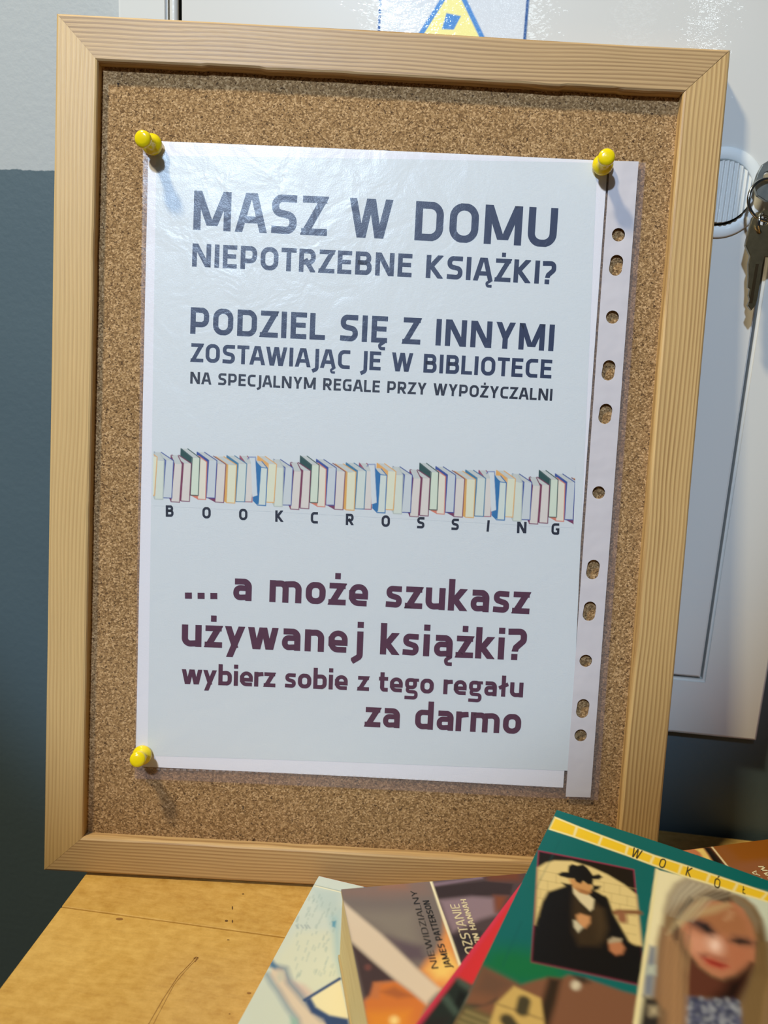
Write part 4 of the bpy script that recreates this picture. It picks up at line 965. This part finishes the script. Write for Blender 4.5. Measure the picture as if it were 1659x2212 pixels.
# --- teal book on top
ht = .0655; At = on_z((1202.6, 1749.8), ht); Bt_ = on_z((1000, 2169), ht); d_ = (Bt_ - At).normalized(); e_ = Vector((-d_.y, d_.x, 0))
def drop_t(a, b): return .46 * max(0.0, a - .012) ** 2
B = Book('teal_book', 'teal book with yellow letter tiles and photographs on its cover, topmost of the pile', 'book', (At.x, At.y), d_[:2], e_[:2], .175, .118, ht, .0556, .135, .112, (8, 102, 104), drop_t, hard=False, cover_col=(20, 98, 92), back_col=(20, 92, 90), fine=.00045)
a = B.art; kb2 = K(1000, 1720, 2.517); km = K(1120, 1820, 5.53); kw = K(1370, 1880, 5.74)
a.poly(k2([(700, 1000), (1250, 1100), (1660, 1250), (1750, 1500), (1160, 1520), (700, 1330)]), (14, 112, 62), .006, .9)
a.poly([(1130, 1850), (1165, 1990), (1050, 2060), (1080, 1990)], (14, 106, 112), .006, .6)
# roofs and signboard at the bottom
a.poly(k2([(735, 1285), (1160, 1495), (1340, 1440), (1480, 1405), (1620, 1420), (1700, 1380), (1900, 1420), (2300, 1560), (2600, 1640), (4600, 6200), (-3000, 6200), (480, 1800)]), (128, 86, 64), .0010)
a.poly(k2([(735, 1290), (1100, 1480), (900, 1620), (640, 1560)]), (108, 78, 62), .003); a.poly(k2([(1480, 1410), (1620, 1430), (1560, 1700), (1440, 2100), (1380, 1750)]), (50, 36, 22), .0015)
a.poly(k2([(480, 1800), (880, 1680), (900, 1640), (760, 1720), (540, 1700)]), (62, 56, 50), .001); a.poly(k2([(560, 1720), (860, 1850), (820, 2100), (300, 2200), (440, 1850)]), (104, 96, 62), .002)
for i in range(5): a.line(*k2([(560 - i * 40, 1790 + i * 60), (840 - i * 10, 1900 + i * 70)]), .0010, (160, 142, 98), .0006, .7)
a.poly(k2([(1090, 1505), (1390, 1640), (1430, 1929), (1430, 2200), (760, 2200), (830, 1890), (890, 1700)]), (206, 174, 106), .0008)
a.line(*k2([(890, 1700), (1420, 1880)]), .0006, (150, 124, 76), .0004)
a.line(*k2([(1205, 1670), (1180, 1780)]), .0040, (72, 64, 44), .0008); a.line(*k2([(1015, 1885), (1070, 1960)]), .0045, (72, 64, 44), .0008)
a.blob(km([(685, 1705)])[0], 10, (214, 204, 186), .0012); a.poly(km([(660, 1590), (780, 1610), (850, 1670), (780, 1680), (700, 1640)]), (46, 44, 36), .0015)
# photograph of a seated man in a dark hat and coat
fr = km([(232, 90), (1385, 320), (1500, 1560), (1460, 1715), (145, 1430)])
a.poly(fr, (140, 52, 80), .0003)
inr = km([(246, 110), (1370, 332), (1482, 1530), (1442, 1690), (165, 1415)]); a.poly(inr, (26, 18, 8), .0005)
a.poly(km([(228, 300), (330, 240), (430, 215), (640, 222), (860, 290), (1060, 380), (1260, 500), (1408, 620), (1478, 1240), (1340, 1220), (1130, 870), (1040, 640), (300, 700), (200, 980)]), (226, 204, 146), .0010)
for r_ in range(8):
    y = 330 + r_ * 110; a.line(*km([(230, y), (1400, y + 222)]), .0005, (182, 160, 108), .0004, .55)
    for c_ in range(6): x = 260 + c_ * 190 + (r_ % 2) * 90; a.line(*km([(x, y + (x - 230) * .19), (x, y + 110 + (x - 230) * .19)]), .0005, (186, 164, 112), .0004, .4)
a.path(km([(1150, 840), (1200, 825), (1440, 835)]), .0022, (132, 88, 56), .0008); a.line(*km([(1230, 860), (1240, 920)]), .0035, (150, 100, 72), .001)
a.poly(km([(560, 520), (440, 560), (350, 590), (300, 680), (230, 930), (190, 1120), (165, 1415), (1442, 1690), (1482, 1530), (1476, 1245), (1400, 1235), (1310, 1180), (1230, 1030), (1130, 850), (1070, 670), (960, 600), (880, 560), (620, 500)]), (12, 9, 7), .0010)
a.poly(km([(650, 600), (850, 830), (920, 720), (1000, 800), (1050, 1000), (1030, 1150), (960, 1240), (720, 1230), (650, 1080), (640, 820)]), (56, 42, 24), .002)
a.poly(km([(900, 760), (1000, 800), (1040, 1020), (960, 1150)]), (70, 54, 34), .003)
a.poly(km([(640, 520), (740, 600), (840, 625), (905, 680), (890, 790), (855, 818), (740, 710), (660, 610)]), (222, 208, 176), .0008)
a.poly(km([(600, 435), (640, 530), (720, 590), (810, 622), (865, 590), (888, 505), (770, 465), (650, 425)]), (204, 152, 98), .0010)
a.poly(km([(690, 540), (760, 560), (850, 590), (820, 618), (740, 590)]), (160, 106, 66), .001)
a.poly(km([(515, 478), (640, 505), (640, 560), (570, 530)]), (14, 10, 8), .0008); a.poly(km([(985, 520), (890, 510), (880, 580), (960, 560)]), (14, 10, 8), .0008)
a.poly(km([(470, 378), (520, 352), (590, 352), (600, 280), (640, 258), (700, 275), (770, 262), (820, 300), (860, 350), (890, 392), (960, 378), (1005, 412), (965, 442), (895, 440), (888, 505), (830, 500), (775, 462), (740, 492), (690, 470), (665, 432), (590, 425), (500, 402)]), (14, 11, 7), .0007)
a.poly(km([(690, 870), (740, 848), (855, 885), (855, 960), (800, 1020), (740, 1000), (700, 940)]), (206, 150, 104), .0010); a.poly(km([(655, 930), (690, 935), (770, 1015), (712, 1072), (665, 1010)]), (206, 198, 176), .0008)
a.poly(km([(1075, 1200), (1120, 1170), (1220, 1180), (1272, 1260), (1240, 1330), (1160, 1345), (1090, 1290)]), (186, 122, 86), .0010); a.poly(km([(1072, 1165), (1130, 1130), (1235, 1150), (1225, 1185), (1080, 1205)]), (176, 160, 136), .0008)
# large photograph of a fair-haired woman
xw = kw([(283, -8)])[0]
a.poly([xw, (1680, 1950), (1800, 2900), (1270, 2900)] , (238, 230, 196), .0003)
def W(pts, c, soft=.0015, al=1.0, tex=0.0): a.poly(kw(pts), c, soft, al, tex)
W([(1190, 230), (2200, 400), (2200, 1400), (1500, 1300)], (206, 216, 206), .004)
W([(640, 100), (520, 170), (430, 310), (370, 500), (340, 700), (290, 880), (260, 1150), (200, 1500), (150, 2300), (1900, 2300), (1700, 1300), (1650, 900), (1590, 600), (1500, 440), (1380, 340), (1180, 270), (900, 170)], (138, 112, 82), .0018)
W([(640, 100), (520, 170), (430, 310), (400, 520), (600, 400), (900, 250), (1180, 260), (900, 165)], (178, 168, 152), .003)
W([(350, 720), (480, 760), (470, 1000), (480, 2300), (230, 2300), (280, 1200)], (150, 112, 84), .003)
W([(440, 840), (560, 900), (620, 1400), (640, 2300), (420, 2300), (400, 1300)], (168, 126, 92), .003)
W([(1480, 500), (1590, 700), (1660, 1000), (1640, 1300), (1500, 1300), (1520, 900)], (98, 78, 52), .003)
W([(1300, 330), (1450, 460), (1560, 640), (1520, 760), (1400, 560), (1210, 380), (1190, 290)], (134, 118, 98), .002)
W([(560, 640), (620, 500), (760, 400), (1180, 360), (1350, 480), (1460, 700), (1505, 900), (1490, 1090), (1400, 1210), (1250, 1310), (1100, 1352), (960, 1300), (800, 1190), (700, 1060), (620, 950), (540, 760)], (186, 124, 96), .0014)
W([(640, 480), (1180, 400), (1420, 640), (1460, 820), (1200, 820), (940, 780), (760, 600), (600, 620)], (168, 112, 78), .004)
W([(600, 800), (760, 780), (900, 850), (1000, 1000), (860, 1080), (700, 1020), (620, 900)], (214, 152, 128), .004)
W([(1150, 900), (1450, 980), (1470, 1100), (1300, 1250), (1150, 1160)], (184, 116, 88), .004)
a.blob(kw([(1000, 920)])[0], 15, (232, 186, 172), .003, 1, 20, 21, -.4); a.blob(kw([(1000, 930)])[0], 7, (248, 214, 206), .002)
W([(660, 610), (800, 600), (920, 660), (1000, 760), (960, 810), (840, 760), (720, 690)], (92, 62, 58), .003); W([(780, 650), (900, 670), (980, 760), (900, 760)], (40, 32, 32), .0015)
W([(1190, 880), (1260, 820), (1400, 840), (1500, 900), (1440, 930), (1300, 920)], (84, 58, 50), .003); W([(1230, 870), (1330, 860), (1420, 900), (1300, 905)], (36, 28, 26), .0015)
W([(820, 1040), (900, 1040), (900, 1100), (840, 1090)], (140, 84, 70), .002); W([(940, 1040), (1150, 1100), (1140, 1160), (980, 1100)], (172, 108, 88), .002)
W([(850, 1085), (960, 1095), (1060, 1140), (1170, 1190), (1080, 1225), (960, 1190), (900, 1160)], (184, 76, 62), .0018); W([(900, 1110), (1130, 1180), (1060, 1190), (960, 1150)], (136, 34, 26), .0015)
W([(820, 310), (980, 255), (1180, 275), (1215, 385), (1130, 410), (960, 350), (880, 330)], (92, 76, 62), .0015)
W([(700, 330), (740, 380), (640, 500), (560, 620), (500, 640), (560, 480)], (76, 66, 56), .0014)
W([(870, 330), (930, 340), (860, 430), (720, 560), (560, 720), (400, 800), (520, 620), (700, 440)], (190, 172, 138), .0015, .9)
W([(1160, 400), (1200, 440), (1000, 530), (700, 600), (620, 600), (760, 500), (960, 430)], (192, 164, 124), .002, .8); W([(1180, 500), (1230, 520), (1200, 600), (1120, 620)], (196, 152, 120), .002, .7)
W([(530, 680), (600, 760), (640, 960), (760, 1150), (700, 1200), (580, 1000), (500, 860), (480, 740)], (72, 50, 40), .0018, .85)
W([(700, 1100), (820, 1210), (960, 1310), (1100, 1360), (1260, 1320), (1400, 1230), (1460, 1150), (1380, 1420), (1280, 1600), (640, 1580), (620, 1300)], (96, 52, 38), .0018)
W([(1160, 1370), (1280, 1320), (1460, 1170), (1400, 1380), (1290, 1620), (960, 1600), (1100, 1480)], (30, 14, 8), .003)
W([(640, 1560), (900, 1600), (1290, 1620), (1420, 2300), (600, 2300)], (92, 96, 128), .0014)
for _ in range(120):
    x = 650 + 650 * RNG.rand(); y = 1590 + 380 * RNG.rand(); a.blob(kw([(x, y)])[0], 3 + 4 * RNG.rand(), (160, 166, 184) if RNG.rand() > .5 else (50, 54, 84), .0008, .55, 8)
W([(190, 935), (270, 950), (260, 1300), (230, 1560), (100, 1560), (120, 1300)], (124, 132, 152), .0015); W([(120, 1560), (260, 1600), (390, 1750), (400, 2300), (0, 2300)], (46, 40, 38), .0015)
W([(160, 1180), (260, 1180), (260, 1290), (140, 1290)], (186, 196, 190), .0015); W([(190, 1690), (290, 1690), (300, 1790), (190, 1800)], (186, 172, 146), .0018)
for i in range(26):
    x = 300 + i * 14; sh = RNG.rand() * .5 + .4; a.path(kw([(x + 60, 700 + RNG.rand() * 200), (x + 20, 1200), (x, 1700), (x - 10, 2300)]), .0006, (190, 150, 110) if i % 2 else (104, 78, 60), .0007, sh * .5)
for i in range(16):
    x = 1480 + i * 14; a.path(kw([(x + 60, 900), (x + 20, 1250), (x - 80, 1550), (x - 160, 2300)]), .0007, (158, 128, 84) if i % 2 else (60, 44, 28), .0008, .5)
for i in range(14):
    a.path(kw([(700 + i * 40, 150 + i * 11), (560 + i * 30, 300 + i * 6), (430 + i * 22, 560 + i * 6)]), .0005, (206, 196, 176) if i % 2 else (110, 96, 82), .0007, .35)
a.line(xw, (1372, 2212), .0012, (236, 226, 180), .0004)
# yellow letter tiles
kt_ = K(916, 1588, 2.233)
top = [(630, 392), (740, 437), (860, 483), (985, 530), (1110, 577), (1245, 620), (1380, 665), (1515, 710), (1659, 757), (1800, 800)]
bot = [(600, 455), (720, 493), (840, 535), (970, 580), (1090, 625), (1225, 675), (1360, 715), (1490, 758), (1625, 797), (1760, 840)]
a.poly(kt_(top + bot[::-1]), (240, 226, 168), .0004)
for k in range(9):
    T0, T1, B0, B1 = (np.array(v, float) for v in (top[k], top[k + 1], bot[k], bot[k + 1])); dx_ = (T1 - T0) / np.linalg.norm(T1 - T0) * 6; dn = (B0 - T0) / np.linalg.norm(B0 - T0) * 8
    a.poly(kt_([tuple(T0 + dx_ + dn), tuple(T1 - dx_ + dn), tuple(B1 - dx_ - dn), tuple(B0 + dx_ - dn)]), (240, 200, 46), .0003)
a.path(kt_([(655, 510), (540, 740)]), .0005, (4, 84, 88), .0006, .35); a.path(kt_([(470, 900), (380, 1110)]), .0005, (4, 84, 88), .0006, .35)
B.build(M_print)
for ch, (x, y) in zip('WOKÓŁ', ((1372.8, 1843.3), (1430, 1864.8), (1488.5, 1883.6), (1549.7, 1905.5), (1607.9, 1923.5))):
    gw = glyph(ch, .12)[0] * 20 * (.66 if ch == 'Ł' else 1.0); cp = 20 if ch != 'Ł' else 15
    dx, dy = gw / 2 * .935, gw / 2 * .355; bx, by = x - cp * .10, y + cp * .5
    if ch == 'Ó': by += 3
    B.text(ch, (bx - dx, by - dy), (bx + dx, by + dy), (bx - dx + cp * .32, by - dy - cp * .95), .13, ink_o)
